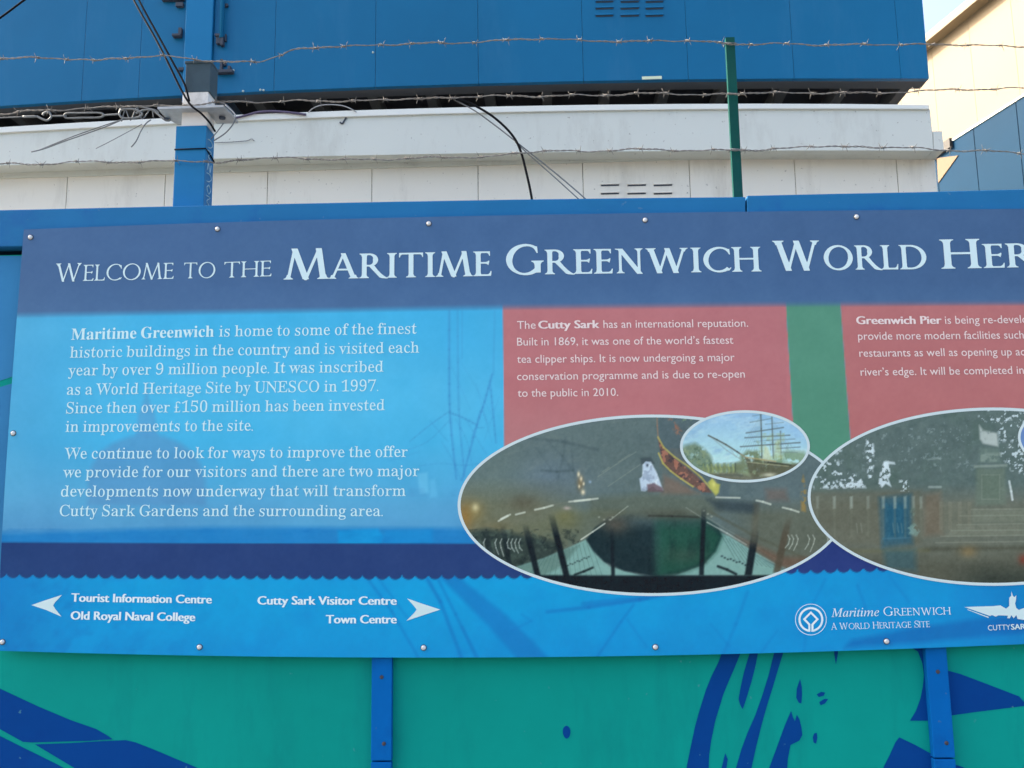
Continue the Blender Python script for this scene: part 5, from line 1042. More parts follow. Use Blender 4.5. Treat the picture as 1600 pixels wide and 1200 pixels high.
def paint_dock(x, y):
    p = Paint(x, y, (96, 110, 112))
    up = lambda y0, w: (lambda a, b: np.clip((b - y0) / w, 0, 1))
    mott = lambda sc, sd, th, k: (lambda a, b: np.clip((fbm(a, b, sc, sd, 4) - th) * k, 0, 1))
    p.grad(np.clip((850 - x) / 130, 0, 1) * 0.7, (108, 123, 120))
    p.blob(865, 748, 58, 42, (106, 122, 138), 0.7)
    p.blob(985, 695, 105, 42, (88, 102, 104), 0.65)
    p.grad(np.clip(fbm(x, y, 46, 61) * 2.6 - 1.2, 0, 1) * (y < 775) * 0.35, (84, 98, 104))
    p.grad(np.clip(fbm(x * 0.7 + y * 0.6, y, 12, 62) * 3 - 1.7, 0, 1) * (y < 765) * 0.28, (122, 130, 126))
    p.grad(np.clip((y - 745) / 45, 0, 1) * np.clip((930 - x) / 90, 0, 1) * 0.75, (108, 106, 86))
    p.grad(np.clip((x - 1110) / 60, 0, 1) * 0.65, (90, 104, 110))
    p.grad(np.clip((x - 1120) / 70, 0, 1) * np.clip((y - 775) / 30, 0, 1) * 0.8, (96, 98, 86))
    p.blob(727, 808, 13, 24, (152, 110, 60), 0.75)  # warm blurs and bright spot at the left: reflections painted into the print
    p.blob(742, 800, 18, 20, (142, 120, 74), 0.55)
    p.blob(743, 793, 6, 7, (204, 190, 150), 0.85)
    p.blob(818, 786, 26, 14, (84, 78, 66), 0.55)
    p.blob(884, 812, 24, 18, (134, 122, 68), 0.6)  # yellowish blurred reflection, painted into the print
    p.blob(776, 822, 30, 10, (118, 104, 74), 0.4)
    for a, w, al in (([(822, 684), (880, 690), (934, 703)], 4, 0.5), ([(846, 735), (870, 737), (892, 735)], 3, 0.6), ([(884, 682), (880, 712), (872, 748)], 3, 0.4),
                     ([(855, 688), (878, 712), (900, 742)], 2.5, 0.35), ([(893, 700), (896, 735), (903, 770)], 3, 0.35), ([(838, 700), (862, 735)], 2, 0.3)):
        p.line(a, w, (74, 88, 94), 4, al)
    for a in ([(934, 745), (962, 726), (994, 706)], [(950, 760), (1000, 726)], [(966, 722), (984, 710)], [(940, 738), (952, 730)]):
        p.line(a, 1.2, (138, 146, 138), 1.8, 0.5)
    # bow with its gilded band
    p.poly([(1027, 640), (1031, 700), (1044, 735), (1076, 762), (1112, 778), (1140, 778), (1140, 640)], (82, 96, 104), 5, 0.7)
    p.grad(((x > 1030) & (x < 1120) & (y > 700) & (y < 775)) * np.clip(fbm(x, y, 16, 71) * 3 - 1.5, 0, 1) * 0.4, (108, 96, 90))
    p.poly([(1037, 742), (1060, 752), (1092, 772), (1034, 774)], (122, 100, 90), 9, 0.7)
    band = [(1029, 688), (1041, 705), (1060, 721), (1082, 738), (1104, 758), (1112, 770), (1098, 769), (1083, 759), (1062, 746), (1044, 732), (1034, 718)]
    p.poly(band, (108, 80, 74), 2.5, 0.9)
    p.poly(band, (176, 116, 98), 2.5, 0.75, tex=mott(7, 5, 0.52, 9))
    p.poly(band, (70, 62, 70), 2.5, 0.8, tex=mott(8, 15, 0.55, 8))
    p.line([(1026.5, 645), (1027, 665), (1028.5, 686)], 1.6, (150, 112, 92), 1.8, 0.75)
    p.line([(1028, 683), (1037, 699), (1054, 714), (1076, 729), (1096, 746), (1110, 763)], 2.3, (176, 162, 92), 1.8, 0.9)
    p.line([(1029, 708), (1036, 724), (1048, 736), (1064, 748), (1083, 760.5)], 2.2, (184, 168, 92), 1.6, 0.9)
    p.poly([(1106, 754), (1113, 747), (1119, 755), (1125, 757), (1123, 770), (1118, 775), (1110, 764)], (176, 172, 92), 3.5, 0.95)
    p.blob(1115, 757, 4, 6, (206, 200, 120), 0.8)
    p.poly([(1042, 650), (1050, 655), (1067, 676), (1064, 686), (1054, 674)], (150, 108, 92), 5, 0.9, tex=mott(6, 8, 0.46, 7))
    p.poly([(1066, 650), (1082, 655), (1078, 668), (1066, 660)], (120, 140, 112), 4, 0.7, tex=mott(5, 9, 0.5, 8))
    # figurehead
    fh = [(1002, 767), (999, 748), (1004, 744), (1004, 726), (1009, 721), (1017, 722), (1025, 736), (1031, 752), (1036, 766), (1026, 765), (1020, 759), (1014, 763), (1008, 768)]
    p.poly([(1000, 716), (1017, 714), (1023, 724), (1003, 726)], (64, 74, 80), 4, 0.75)
    p.poly(fh, (182, 194, 212), 2.4)
    p.poly(fh, (222, 228, 238), 2.4, 0.8, tex=mott(7, 33, 0.5, 6))
    p.poly(fh, (142, 154, 176), 2.4, 0.8, tex=mott(9, 37, 0.55, 7))
    p.poly([(1011, 757), (1022, 755), (1035, 762), (1037, 769), (1012, 769)], (104, 84, 92), 3, 0.85)
    p.blob(1011.5, 727, 2.2, 2.6, (54, 64, 78), 0.9)
    # lamps
    p.blob(907, 755, 6, 13, (126, 106, 78), 0.8)
    for cx, cy, rx, ry in ((904, 741, 2.4, 4.5), (908, 748, 2.2, 4.5), (912, 756, 1.6, 3), (911, 769, 3.4, 4.5), (905, 760, 1.6, 3)):
        p.blob(cx, cy, rx, ry, (232, 214, 184), 0.85)
    p.blob(922, 753, 2.4, 2.4, (150, 170, 198), 0.7)
    # haze band of the deck and its hand rail
    p.poly([(920, 778), (1010, 771), (1115, 776), (1140, 790), (1095, 812), (985, 808), (920, 806)], (94, 101, 92), 14, 0.8)
    p.poly([(1104, 780), (1140, 782), (1186, 787), (1180, 803), (1120, 797)], (56, 68, 76), 10, 0.8)
    p.poly([(1196, 764), (1228, 764), (1232, 782), (1198, 782)], (112, 94, 88), 10, 0.6)
    for a, w in (([(779, 814), (797, 804)], 2.6), ([(783, 811), (793, 806)], 3.2), ([(806, 804), (820, 800.5)], 2.6), ([(836, 796.5), (850, 793.5), (864, 789.5)], 2.8), ([(889, 784), (912, 781.5), (934, 779)], 2.6),
                 ([(898, 783), (922, 780.5)], 3.2), ([(1119, 777), (1156, 778)], 2.4), ([(1182, 782), (1192, 784), (1204, 788)], 2.8), ([(1223, 793), (1236, 796), (1248, 800)], 2.4)):
        p.line(a, w, (202, 204, 194), 2.0, 0.75)
    p.line([(864, 789), (889, 784)], 1.4, (120, 122, 112), 2, 0.5)
    p.blob(886, 794, 6, 3, (200, 178, 178), 0.65)
    # lower glass roof: dark planting and pale lattice
    p.poly([(790, 826), (930, 796), (975, 800), (905, 850), (830, 870)], (100, 103, 84), 12, 0.55)
    p.poly([(728, 832), (760, 826), (830, 838), (880, 848), (862, 872), (815, 890), (770, 880), (742, 856)], (50, 62, 62), 9, 0.9)
    p.grad(((y > 828) & (y < 892) & (x < 905)) * np.clip(fbm(x, y, 11, 81) * 3.4 - 1.8, 0, 1) * 0.55, (92, 108, 100))
    p.grad(((y > 826) & (y < 892) & (x < 905)) * np.clip(fbm(x, y, 8, 83) * 3.4 - 1.8, 0, 1) * 0.6, (30, 40, 44))
    p.poly([(806, 886), (850, 872), (888, 856), (915, 843), (932, 866), (952, 885), (1004, 900), (800, 900)], (128, 164, 160), 3, 0.92)
    p.poly([(806, 886), (850, 872), (888, 856), (905, 852), (880, 884), (850, 899), (800, 900)], (88, 112, 106), 6, 0.6)
    p.poly([(1118, 830), (1140, 838), (1172, 858), (1218, 884), (1256, 899), (1056, 899), (1104, 880)], (126, 162, 158), 3, 0.92)
    for k in range(15):
        p.line([(1126 + k * 6.4, 834 + k * 3.7), (1150 + k * 6.8, 876 + k * 1.4)], 0.9, (74, 98, 102), 1.5, 0.6)
        p.line([(846 + k * 5.4, 874 - k * 2.1), (826 + k * 8.2, 899)], 0.9, (76, 102, 102), 1.5, 0.5)
    for k in range(11):
        p.blob(1128 + k * 4.6, 869 + k * 1.5 + (k % 3), 2.0, 1.6, (30, 42, 50), 0.8)
        p.blob(884 + k * 3.6, 886 - k * 1.5 - (k % 3), 1.8, 1.4, (38, 52, 56), 0.7)
    p.line([(1122, 885), (1136, 890), (1150, 897)], 4, (30, 40, 46), 2.5, 0.9)
    p.line([(898, 898), (912, 893), (926, 887)], 3.4, (32, 44, 48), 2.5, 0.9)
    # the dark dock, its upper edge lost in haze
    hold = [(916, 843), (930, 824), (950, 808), (1000, 799), (1060, 799), (1098, 806), (1122, 822), (1128, 838), (1118, 862), (1098, 882), (1060, 896), (1020, 900), (975, 892), (944, 878), (926, 860)]
    p.poly(hold, (30, 47, 54), 4, 0.96, tex=up(797, 34))
    p.poly([(1028, 800), (1098, 806), (1128, 838), (1118, 862), (1098, 882), (1060, 896), (1028, 900)], (40, 84, 72), 13, 0.85, tex=up(800, 30))
    p.poly([(1020, 812), (1036, 812), (1036, 898), (1020, 899)], (52, 92, 84), 9, 0.4)
    p.grad((((x - 1022) / 100) ** 2 + ((y - 850) / 48) ** 2 < 1) * np.clip(fbm(x, y * 0.35, 13, 91) * 3 - 1.6, 0, 1) * 0.4, (22, 36, 42))
    p.blob(1068, 868, 34, 14, (72, 82, 74), 0.4)
    p.blob(962, 820, 24, 16, (104, 90, 78), 0.6)
    p.blob(1046, 803, 66, 10, (84, 84, 74), 0.6)
    p.line([(1014, 806), (1050, 806.5), (1092, 808)], 2.4, (48, 47, 46), 3, 0.7)
    p.line([(945, 818), (926, 831), (908, 843)], 2.0, (208, 210, 200), 1.6, 0.8)
    p.line([(981, 791), (968, 801), (954, 812)], 1.4, (186, 190, 178), 1.8, 0.55)
    for cx, cy in ((953, 812), (957, 808), (936, 808), (944, 812), (1106, 803), (1112, 807), (1100, 798)):
        p.blob(cx, cy, 2, 1.6, (170, 172, 160), 0.6)
    p.line([(1105, 816), (1136, 833), (1166, 851)], 1.8, (190, 196, 190), 1.8, 0.7)
    p.line([(1072, 793), (1100, 811)], 1.4, (150, 156, 148), 1.8, 0.5)
    p.line([(1110, 800), (1180, 838), (1290, 886)], 3.5, (84, 84, 72), 4, 0.55)
    p.line([(1100, 806), (1160, 842), (1220, 878)], 1.4, (140, 146, 136), 2, 0.4)
    p.poly([(1150, 838), (1225, 870), (1290, 872), (1270, 892), (1220, 886)], (110, 78, 66), 10, 0.6)
    # ground strip and railing posts
    p.poly([(720, 898), (1000, 899.5), (1250, 899), (1300, 892), (1300, 940), (720, 940)], (24, 35, 43), 4)
    for (a, b), wd, f, al in ((((820, 818), (840, 899)), 9.5, 30, 0.96), (((861, 802), (886, 903)), 10, 36, 0.96), (((956, 820), (958, 903)), 6, 34, 0.9), (((1100, 790), (1096, 899)), 7.5, 30, 0.92),
                              (((1181, 826), (1169, 899)), 11.5, 34, 0.95), (((785, 818), (796, 882)), 8, 26, 0.6), (((757, 826), (766, 862)), 8, 22, 0.5)):
        h = wd / 2
        p.poly([(a[0] - h, a[1]), (a[0] + h, a[1]), (b[0] + h, b[1]), (b[0] - h, b[1])], (25, 34, 42), 3.2, al, tex=up(a[1], f))
    p.poly([(1228, 806), (1238, 808), (1219, 896), (1208, 894)], (82, 74, 64), 4, 0.85, tex=up(806, 30))
    p.poly([(1178, 786), (1187, 787), (1183, 850), (1172, 848)], (94, 88, 76), 6, 0.45)
    for cx, h in ((757, 26), (775, 24), (783, 27), (800, 20), (806, 22), (812, 18), (794, 16)):
        p.line([(cx + 1, 842), (cx - 1.5, 848), (cx, 856), (cx + 4, 842 + h)], 1.3, (196, 202, 198), 1.6, 0.7)
    for cx, h in ((1231, 20), (1237, 22), (1244, 24), (1262, 22), (1270, 26), (1291, 18)):
        p.line([(cx, 836), (cx + 3, 842), (cx + 1, 850), (cx - 4, 836 + h)], 1.3, (194, 198, 190), 1.6, 0.65)
    p.poly([(1250, 762), (1255, 742), (1260, 762), (1259, 800), (1252, 798)], (152, 122, 70), 4, 0.75, tex=mott(6, 44, 0.36, 5))
    p.grain(5, 12, 3)
    p.grain(2.6, 9, 13)
    p.grain(40, 8, 6)
    p.c = (p.c - 92) * 1.10 + 95
    return p

def paint_ship(x, y):
    p = Paint(x, y, (148, 184, 218))
    mott = lambda sc, sd, th, k: (lambda a, b: np.clip((fbm(a, b, sc, sd, 4) - th) * k, 0, 1))
    p.grad(np.clip((y - 648) / 66, 0, 1), (178, 212, 218))
    p.grad(np.clip(fbm(x + y * 0.8, y * 2.4, 36, 12) * 3.2 - 1.5, 0, 1) * 0.6, (204, 222, 228))
    p.grad(np.clip(fbm(x + y, y * 2.0, 22, 52) * 3.2 - 1.7, 0, 1) * 0.45, (126, 160, 200))
    p.grad(np.clip((x - 1200) / 60, 0, 1) * np.clip((715 - y) / 40, 0, 1) * 0.5, (142, 178, 222))
    TR = (112, 130, 112)
    p.poly([(1060, 706), (1070, 696), (1086, 692), (1100, 700), (1110, 712), (1116, 726), (1160, 728), (1160, 760), (1060, 760)], TR, 7, 0.9, tex=mott(9, 3, 0.22, 4))
    p.poly([(1064, 704), (1084, 694), (1106, 706), (1112, 728), (1066, 734)], (84, 102, 88), 5, 0.7, tex=mott(6, 7, 0.5, 6))
    p.poly([(1064, 704), (1084, 694), (1106, 706), (1112, 728), (1066, 734)], (148, 160, 128), 5, 0.6, tex=mott(5, 17, 0.55, 7))
    p.poly([(1060, 736), (1120, 727), (1190, 720), (1272, 726), (1272, 760), (1060, 760)], (128, 138, 104), 8, 0.85, tex=mott(7, 21, 0.2, 4))
    p.grad(((y > 724) & (y < 740) & (x > 1098) & (x < 1150)) * np.clip(np.sin(x * 0.95 + np.sin(y * 0.4)) * 1.6, 0, 1) * 0.32, (184, 188, 112))
    p.grad(((y > 722) & (y < 740) & (x > 1098) & (x < 1152)) * np.clip(np.sin(x * 0.6 + 1) * 1.6, 0, 1) * 0.3, (84, 96, 76))
    p.poly([(1156, 714), (1168, 704), (1184, 704), (1194, 716), (1190, 724), (1160, 722)], (110, 122, 92), 6, 0.85, tex=mott(6, 23, 0.3, 5))
    p.poly([(1210, 712), (1230, 704), (1256, 706), (1270, 722), (1214, 728)], (122, 144, 116), 8, 0.8, tex=mott(7, 24, 0.3, 5))
    # rigging
    SP = (88, 98, 102)
    for a, wd, al in (([(1188.5, 641), (1189.5, 670), (1190.5, 716)], 2.2, 0.8), ([(1206, 652), (1207, 680), (1208.5, 716)], 2.0, 0.75), ([(1219.5, 674), (1220.5, 718)], 1.7, 0.65)):
        p.line(a, wd, SP, 1.8, al)
    for (ax, ay, bx, by, wd, al) in ((1166, 676.5, 1224, 668, 1.8, 0.75), (1164, 684, 1234, 680, 1.8, 0.75), (1157, 698, 1250, 691.5, 1.9, 0.8), (1172, 660, 1204, 654, 1.4, 0.5), (1214, 701, 1250, 698.5, 1.5, 0.65), (1176, 650, 1200, 646, 1.2, 0.4),
                                     (1196, 663, 1224, 660, 1.2, 0.4), (1198, 688, 1242, 686, 1.3, 0.5), (1212, 706, 1246, 707, 1.2, 0.4), (1178, 690, 1202, 688, 1.1, 0.4)):
        p.line([(ax, ay), (bx, by)], wd, SP, 1.8, al)
    for k in range(7):
        p.line([(1189, 648 + k * 3), (1150 + k * 5, 715)], 0.8, (120, 138, 146), 1.6, 0.3)
        p.line([(1207, 656 + k * 3), (1250 - k * 5, 716)], 0.8, (120, 138, 146), 1.6, 0.3)
    p.poly([(1195, 696), (1200, 700), (1206, 718), (1191, 720)], (200, 202, 160), 4, 0.6)
    p.poly([(1211, 690), (1218, 688), (1222, 716), (1208, 718)], (182, 190, 146), 5, 0.5)
    p.grad(((x > 1182) & (x < 1226) & (y > 676) & (y < 720)) * np.clip(fbm(x, y, 6, 4, 3) * 3 - 1.4, 0, 1) * 0.4, (160, 170, 118))
    p.grad(((x > 1182) & (x < 1232) & (y > 690) & (y < 722)) * np.clip(fbm(x * 1.5, y * 0.5, 5, 14, 3) * 3 - 1.6, 0, 1) * 0.5, (96, 112, 92))
    p.line([(1107, 680.5), (1120, 687), (1134, 694.5), (1152, 706), (1168, 717)], 2.2, (84, 86, 82), 1.8, 0.9)
    p.line([(1168, 717), (1157, 709.5)], 1.6, (190, 176, 134), 1.6, 0.7)
    p.line([(1112, 684), (1136, 704), (1158, 718)], 1.1, (132, 146, 150), 1.8, 0.6)
    p.line([(1118, 688), (1140, 700), (1150, 714)], 0.9, (146, 158, 158), 1.8, 0.5)
    # hull and ground
    p.poly([(1164, 715), (1190, 719), (1236, 726), (1262, 722), (1262, 745), (1178, 752), (1170, 738)], (92, 90, 76), 4, 0.85, tex=mott(9, 27, 0.16, 4))
    p.line([(1166, 714.5), (1190, 718), (1212, 721)], 2.0, (176, 156, 116), 1.8, 0.8)
    p.line([(1200, 722), (1236, 727)], 1.6, (60, 62, 58), 1.8, 0.8)
    p.line([(1168, 722), (1200, 725.5), (1232, 728.5)], 1.3, (184, 180, 148), 1.6, 0.6)
    p.poly([(1148, 724), (1162, 718), (1170, 736), (1148, 738)], (112, 120, 98), 5, 0.7)
    p.line([(1149, 724), (1149, 737)], 1.6, (66, 74, 66), 1.8, 0.7)
    p.poly([(1078, 742), (1150, 738), (1180, 746), (1260, 742), (1240, 760), (1090, 760)], (112, 110, 98), 6, 0.9)
    p.grad((y > 738) * np.clip(fbm(x, y * 2, 10, 31) * 3 - 1.6, 0, 1) * 0.4, (138, 134, 114))
    p.line([(1118, 742), (1160, 743)], 2.4, (84, 90, 86), 3, 0.5)
    p.blob(1202, 742, 11, 3.6, (212, 206, 184), 0.8)
    p.grain(4, 12, 9)
    p.grain(2.4, 8, 19)
    p.c = (p.c - 140) * 1.08 + 142
    return p

def paint_square(x, y):
    p = Paint(x, y, (96, 110, 110))
    mott = lambda sc, sd, th, k: (lambda a, b: np.clip((fbm(a, b, sc, sd, 4) - th) * k, 0, 1))
    p.grad(np.clip(fbm(x, y, 34, 2) * 3 - 1.4, 0, 1) * (y < 770) * 0.35, (84, 104, 94))
    p.grad(np.clip(fbm(x, y, 13, 82) * 3 - 1.6, 0, 1) * (y < 770) * 0.3, (112, 128, 126))
    p.grad(np.clip(fbm(x, y, 7, 84) * 3.4 - 1.9, 0, 1) * (y < 770) * 0.3, (72, 88, 88))
    p.grad(np.clip((y - 755) / 34, 0, 1) * 0.8, (110, 110, 100))
    p.grad(np.clip((y - 845) / 40, 0, 1) * 0.8, (90, 90, 80))
    p.grad(np.clip((y - 872) / 30, 0, 1) * np.clip((x - 1470) / 70, 0, 1) * 0.8, (58, 64, 60))
    W = (202, 212, 222)
    # sky through the leaves
    p.poly([(1272, 764), (1270, 736), (1282, 716), (1296, 708), (1312, 722), (1328, 738), (1344, 744), (1352, 762)], W, 6, 0.85, mott(5, 5, 0.60, 14))
    p.poly([(1282, 763), (1292, 756), (1304, 751), (1312, 749), (1316, 756), (1322, 763)], W, 3, 0.9, mott(6, 55, 0.34, 8))
    p.poly([(1318, 763), (1324, 748), (1334, 740), (1344, 746), (1353, 762)], W, 4, 0.95, mott(4.5, 6, 0.52, 12))
    p.poly([(1354, 686), (1364, 690), (1369, 715), (1365, 730), (1355, 722), (1352, 702)], W, 4, 0.95, mott(5, 11, 0.52, 14))
    p.poly([(1356, 728), (1364, 728), (1364, 748), (1358, 750), (1355, 738)], W, 3, 0.95, mott(5, 12, 0.42, 12))
    p.poly([(1372, 758), (1375, 738), (1381, 721), (1388, 720), (1392, 742), (1388, 748), (1393, 761), (1384, 756), (1378, 762)], W, 2.6, 0.97, mott(5, 14, 0.34, 9))
    p.poly([(1384, 720), (1398, 722), (1399, 726), (1388, 725)], W, 2, 0.8)
    p.poly([(1405, 750), (1420, 750), (1420, 768), (1405, 768)], W, 3, 0.9, mott(4, 3, 0.60, 16))
    p.poly([(1306, 700), (1316, 702), (1314, 712), (1304, 710)], W, 3, 0.7, mott(4, 4, 0.5, 12))
    p.poly([(1528, 636), (1612, 638), (1612, 668), (1590, 690), (1562, 690), (1558, 662), (1530, 656)], W, 6, 0.9, mott(5, 19, 0.585, 13))
    p.poly([(1562, 690), (1600, 676), (1612, 745), (1580, 735), (1564, 712)], W, 6, 0.85, mott(4.6, 29, 0.575, 13))
    p.poly([(1300, 680), (1520, 650), (1520, 735), (1300, 735)], (150, 164, 170), 14, 0.4, mott(5, 23, 0.66, 14))
    p.line([(1452, 761), (1470, 761)], 3, (182, 190, 190), 3, 0.6)
    p.line([(1450, 718), (1468, 716)], 2, (164, 176, 178), 3, 0.5)
    # wall with railings and the gate
    p.poly([(1262, 770), (1440, 766), (1440, 850), (1262, 850)], (104, 102, 90), 8, 0.55)
    p.poly([(1374, 778), (1424, 772), (1426, 850), (1378, 856)], (58, 94, 112), 10, 0.85)
    p.poly([(1384, 790), (1414, 788), (1417, 838), (1384, 842)], (36, 90, 120), 12, 0.6)
    p.grad(((x > 1376) & (x < 1424) & (y > 785) & (y < 850)) * np.clip(fbm(x * 1.6, y * 0.6, 8, 41) * 3 - 1.6, 0, 1) * 0.35, (72, 118, 142))
    p.line([(1380, 842), (1422, 840)], 1.6, (92, 128, 146), 2.5, 0.5)
    for cx, al in ((1277, 0.4), (1303.5, 0.7), (1330, 0.85), (1356, 0.5), (1380, 0.7), (1398, 0.8), (1414, 0.7), (1427, 0.55), (1439, 0.6)):
        p.poly([(cx - 2.2, 776), (cx + 2.4, 775), (cx + 2.6, 794), (cx - 1.8, 795)], (164, 172, 164), 3, 0.75 * al)
        p.line([(cx, 793), (cx + 0.6, 838)], 2.4, (124, 126, 114), 3.5, 0.4)
    for cx in (1338, 1345, 1395, 1402, 1408):
        p.line([(cx, 818), (cx + 2, 832)], 1.6, (150, 158, 150), 2, 0.35)
    p.poly([(1418, 822), (1430, 818), (1437, 830), (1432, 838), (1420, 834)], (130, 158, 154), 4, 0.7, mott(5, 49, 0.34, 6))
    p.poly([(1422, 795), (1430, 792), (1430, 822), (1424, 822)], (112, 128, 118), 4, 0.7, mott(4, 47, 0.45, 7))
    p.poly([(1444, 772), (1470, 768), (1474, 835), (1444, 838)], (120, 104, 90), 11, 0.6)
    # monument
    p.poly([(1470, 786), (1520, 782), (1520, 830), (1470, 830)], (116, 116, 104), 9, 0.55)
    p.grad(((x > 1466) & (x < 1520) & (y > 784) & (y < 828)) * np.clip(np.sin(x * 0.42) * 1.5, 0, 1) * 0.25, (140, 138, 124))
    p.poly([(1530, 664), (1536, 672), (1558, 677), (1560, 698), (1536, 693), (1531, 686)], (182, 188, 188), 4, 0.9, mott(9, 53, 0.1, 4))
    p.poly([(1531, 700), (1560, 700), (1562, 722), (1530, 722)], (112, 128, 122), 6, 0.7)
    p.poly([(1532, 708), (1564, 708), (1565, 722), (1530, 722)], (144, 156, 150), 5, 0.55, mott(6, 57, 0.4, 6))
    p.poly([(1522, 727), (1574, 725), (1574, 729), (1522, 731)], (146, 156, 150), 3.5, 0.75)
    p.poly([(1526, 732), (1570, 731), (1572, 788), (1524, 790)], (110, 122, 112), 6, 0.75)
    p.poly([(1534, 742), (1562, 742), (1562, 780), (1534, 780)], (101, 114, 104), 5, 0.6)
    p.line([(1534, 742), (1562, 742), (1562, 780), (1534, 780), (1534, 742)], 1.2, (136, 144, 134), 2.2, 0.5)
    p.poly([(1520, 796), (1612, 796), (1612, 816), (1518, 817)], (126, 130, 118), 5, 0.65)
    p.poly([(1494, 820), (1612, 819), (1612, 836), (1476, 838)], (126, 128, 116), 5, 0.6)
    for a in ([(1518, 796), (1612, 795)], [(1500, 806), (1612, 805)], [(1495, 820), (1612, 818)], [(1486, 829), (1612, 828)], [(1470, 838), (1612, 836)], [(1462, 848), (1612, 846)]):
        p.line(a, 1.4, (154, 158, 144), 2.4, 0.45)
    p.line([(1577, 752), (1580, 768), (1582, 781)], 3.2, (204, 210, 214), 2, 0.85)
    p.line([(1450, 858), (1612, 856)], 5, (74, 74, 64), 7, 0.6)
    p.line([(1285, 862), (1450, 860)], 5, (114, 110, 82), 7, 0.45)
    p.blob(1513, 862, 14, 10, (150, 122, 84), 0.55)  # soft yellow reflection on the gloss, painted in as ink
    p.poly([(1380, 858), (1430, 858), (1432, 892), (1384, 890)], (62, 98, 112), 12, 0.6)
    p.blob(1600, 874, 9, 9, (140, 58, 46), 0.7)
    p.grain(5, 12, 4)
    p.grain(2.6, 9, 14)
    p.grain(30, 10, 8)
    p.c = (p.c - 100) * 1.10 + 99
    return p

def paint_plan(x, y):
    p = Paint(x, y, (110, 140, 196))
    p.grain(20, 20, 3)
    return p

oval(1020, 789.5, 305, 141.8, Y_B - 0.0008, paint_dock, 1.2, 4.6, 'large oval photo of a ship bow above a glass roof')
oval(1552, 776, 290, 139.3, Y_B - 0.0014, paint_square, 1.2, 4.6, 'large oval photo of a stone monument behind railings')
oval(1164, 697.5, 101.5, 56.5, Y_B - 0.0014, paint_ship, 1.0, 4.2, 'small oval picture of a three-masted ship')
oval(1692, 683, 101.5, 56, Y_B - 0.0020, paint_plan, 3.0, 4.2, 'small oval picture cut by the frame edge')

# ---- screws
for a, b in ((48, 371), (340, 358), (670, 349.5), (1008, 344), (1338, 339), (1690, 334), (21, 677), (4, 1003), (312, 1011), (662, 1012), (1024, 1011), (1385, 1002), (1740, 986)):
    c = P(a, b, Y_B - 0.0005)
    s = MB().lathe(c, [(0.0066, 0.0), (0.0066, -0.0010), (0.0060, -0.0014)], n=20).build('screw', M_screwshade, sign)  # dark disc paints the shaded hole round each screw head
    MB().lathe((c.x, c.y - 0.0014, c.z), [(0.0052, 0.0), (0.0051, -0.0012), (0.0042, -0.0028), (0.0024, -0.0037), (0.0010, -0.0036)], n=20).build('screw_head', M_screw, s)

# ------------------------------------------------------------------ site cabins behind the hoarding
YC = 2.30
def strip(tops, bots, Y, depth, n=None):
    mb = MB()
    A = [P(x, y, Y) for x, y in tops]
    B = [P(x, y, Y) for x, y in bots]
    V, F = [], []
    for a, b in zip(A, B):
        V += [a, b, Vector((b.x, Y + depth, b.z)), Vector((a.x, Y + depth, a.z))]
    for i in range(len(A) - 1):
        j, k = i * 4, i * 4 + 4
        F += [(j, j + 1, k + 1, k), (j + 1, j + 2, k + 2, k + 1), (j + 2, j + 3, k + 3, k + 2), (j + 3, j, k, k + 3)]
    F += [(3, 2, 1, 0), tuple(4 * (len(A) - 1) + q for q in range(4))]
    return mb.add(V, F)

def curve_y(ctrl, xs):
    c = np.array(ctrl, float)
    return np.polyval(np.polyfit(c[:, 0], c[:, 1], 2), xs)

def line_pts(ctrl, x0, x1, n=16):
    xs = np.linspace(x0, x1, n)
    return list(zip(xs, curve_y(ctrl, xs)))

FT = [(0, 198), (400, 179), (800, 165), (1200, 161), (1452, 164)]        # top of the white fascia
FC = [(0, 207), (400, 189), (800, 174), (1200, 169.5), (1452, 171)]      # foot of its cap
FM = [(0, 243), (400, 226), (800, 214), (1200, 207), (1475, 205)]        # upper face / lower lip
FB = [(0, 258), (400, 247), (800, 238.5), (1200, 234), (1475, 236)]      # foot of the fascia
BB = [(0, 165.5), (400, 143.5), (800, 128.5), (1200, 123.5), (1452, 122.5)]  # foot of the blue wall
XL = -520
low_cab = tag(empty('site_cabin', (0, YC, 0)), 'white site cabin on the ground with a deep white roof fascia, just above the hoarding', 'site cabin', None)
strip(line_pts(FT, XL, 1452), line_pts(FC, XL, 1452), YC - 0.012, 0.10).build('cap_strip', M_cap, low_cab, bevel=0.003)
strip(line_pts(FC, XL, 1453), line_pts(FM, XL, 1456.5), YC, 0.09).build('fascia', M_white, low_cab)
strip(line_pts(FM, XL, 1457), line_pts(FB, XL, 1458), YC - 0.0025, 0.1125).build('fascia', M_white, low_cab)
# the lip runs a little past the upper face
strip([(1458.3, 205), (1472, 205)], [(1459, 235), (1475, 235.5)], YC - 0.0025, 0.1125).build('fascia', M_white, low_cab)
seam_px = [105, 258, 418, 581, 747, 911, 1078, 1243, 1403]
YW = YC + 0.11
sx = [P(a, 285, YW).x for a in seam_px]
step = (sx[-1] - sx[0]) / 8
xs_all = [sx[0] - step * k for k in range(6, 0, -1)] + sx + [P(1464.5, 285, YW).x]
ztop = lambda xx: np.interp(xx, [P(0, 275, YW).x, P(800, 252, YW).x, P(1464, 246, YW).x], [P(0, 268, YW).z, P(800, 248, YW).z, P(1464, 240, YW).z])
mb = MB()
for a, b in zip(xs_all[:-1], xs_all[1:]):
    a2, b2 = a + 0.0016, b - 0.0016
    za, zb = ztop(a2), ztop(b2)
    mb.hexa([(a2, YW, 0.25), (b2, YW, 0.25), (b2, YW, zb), (a2, YW, za), (a2, YW + 0.03, 0.25), (b2, YW + 0.03, 0.25), (b2, YW + 0.03, zb), (a2, YW + 0.03, za)])
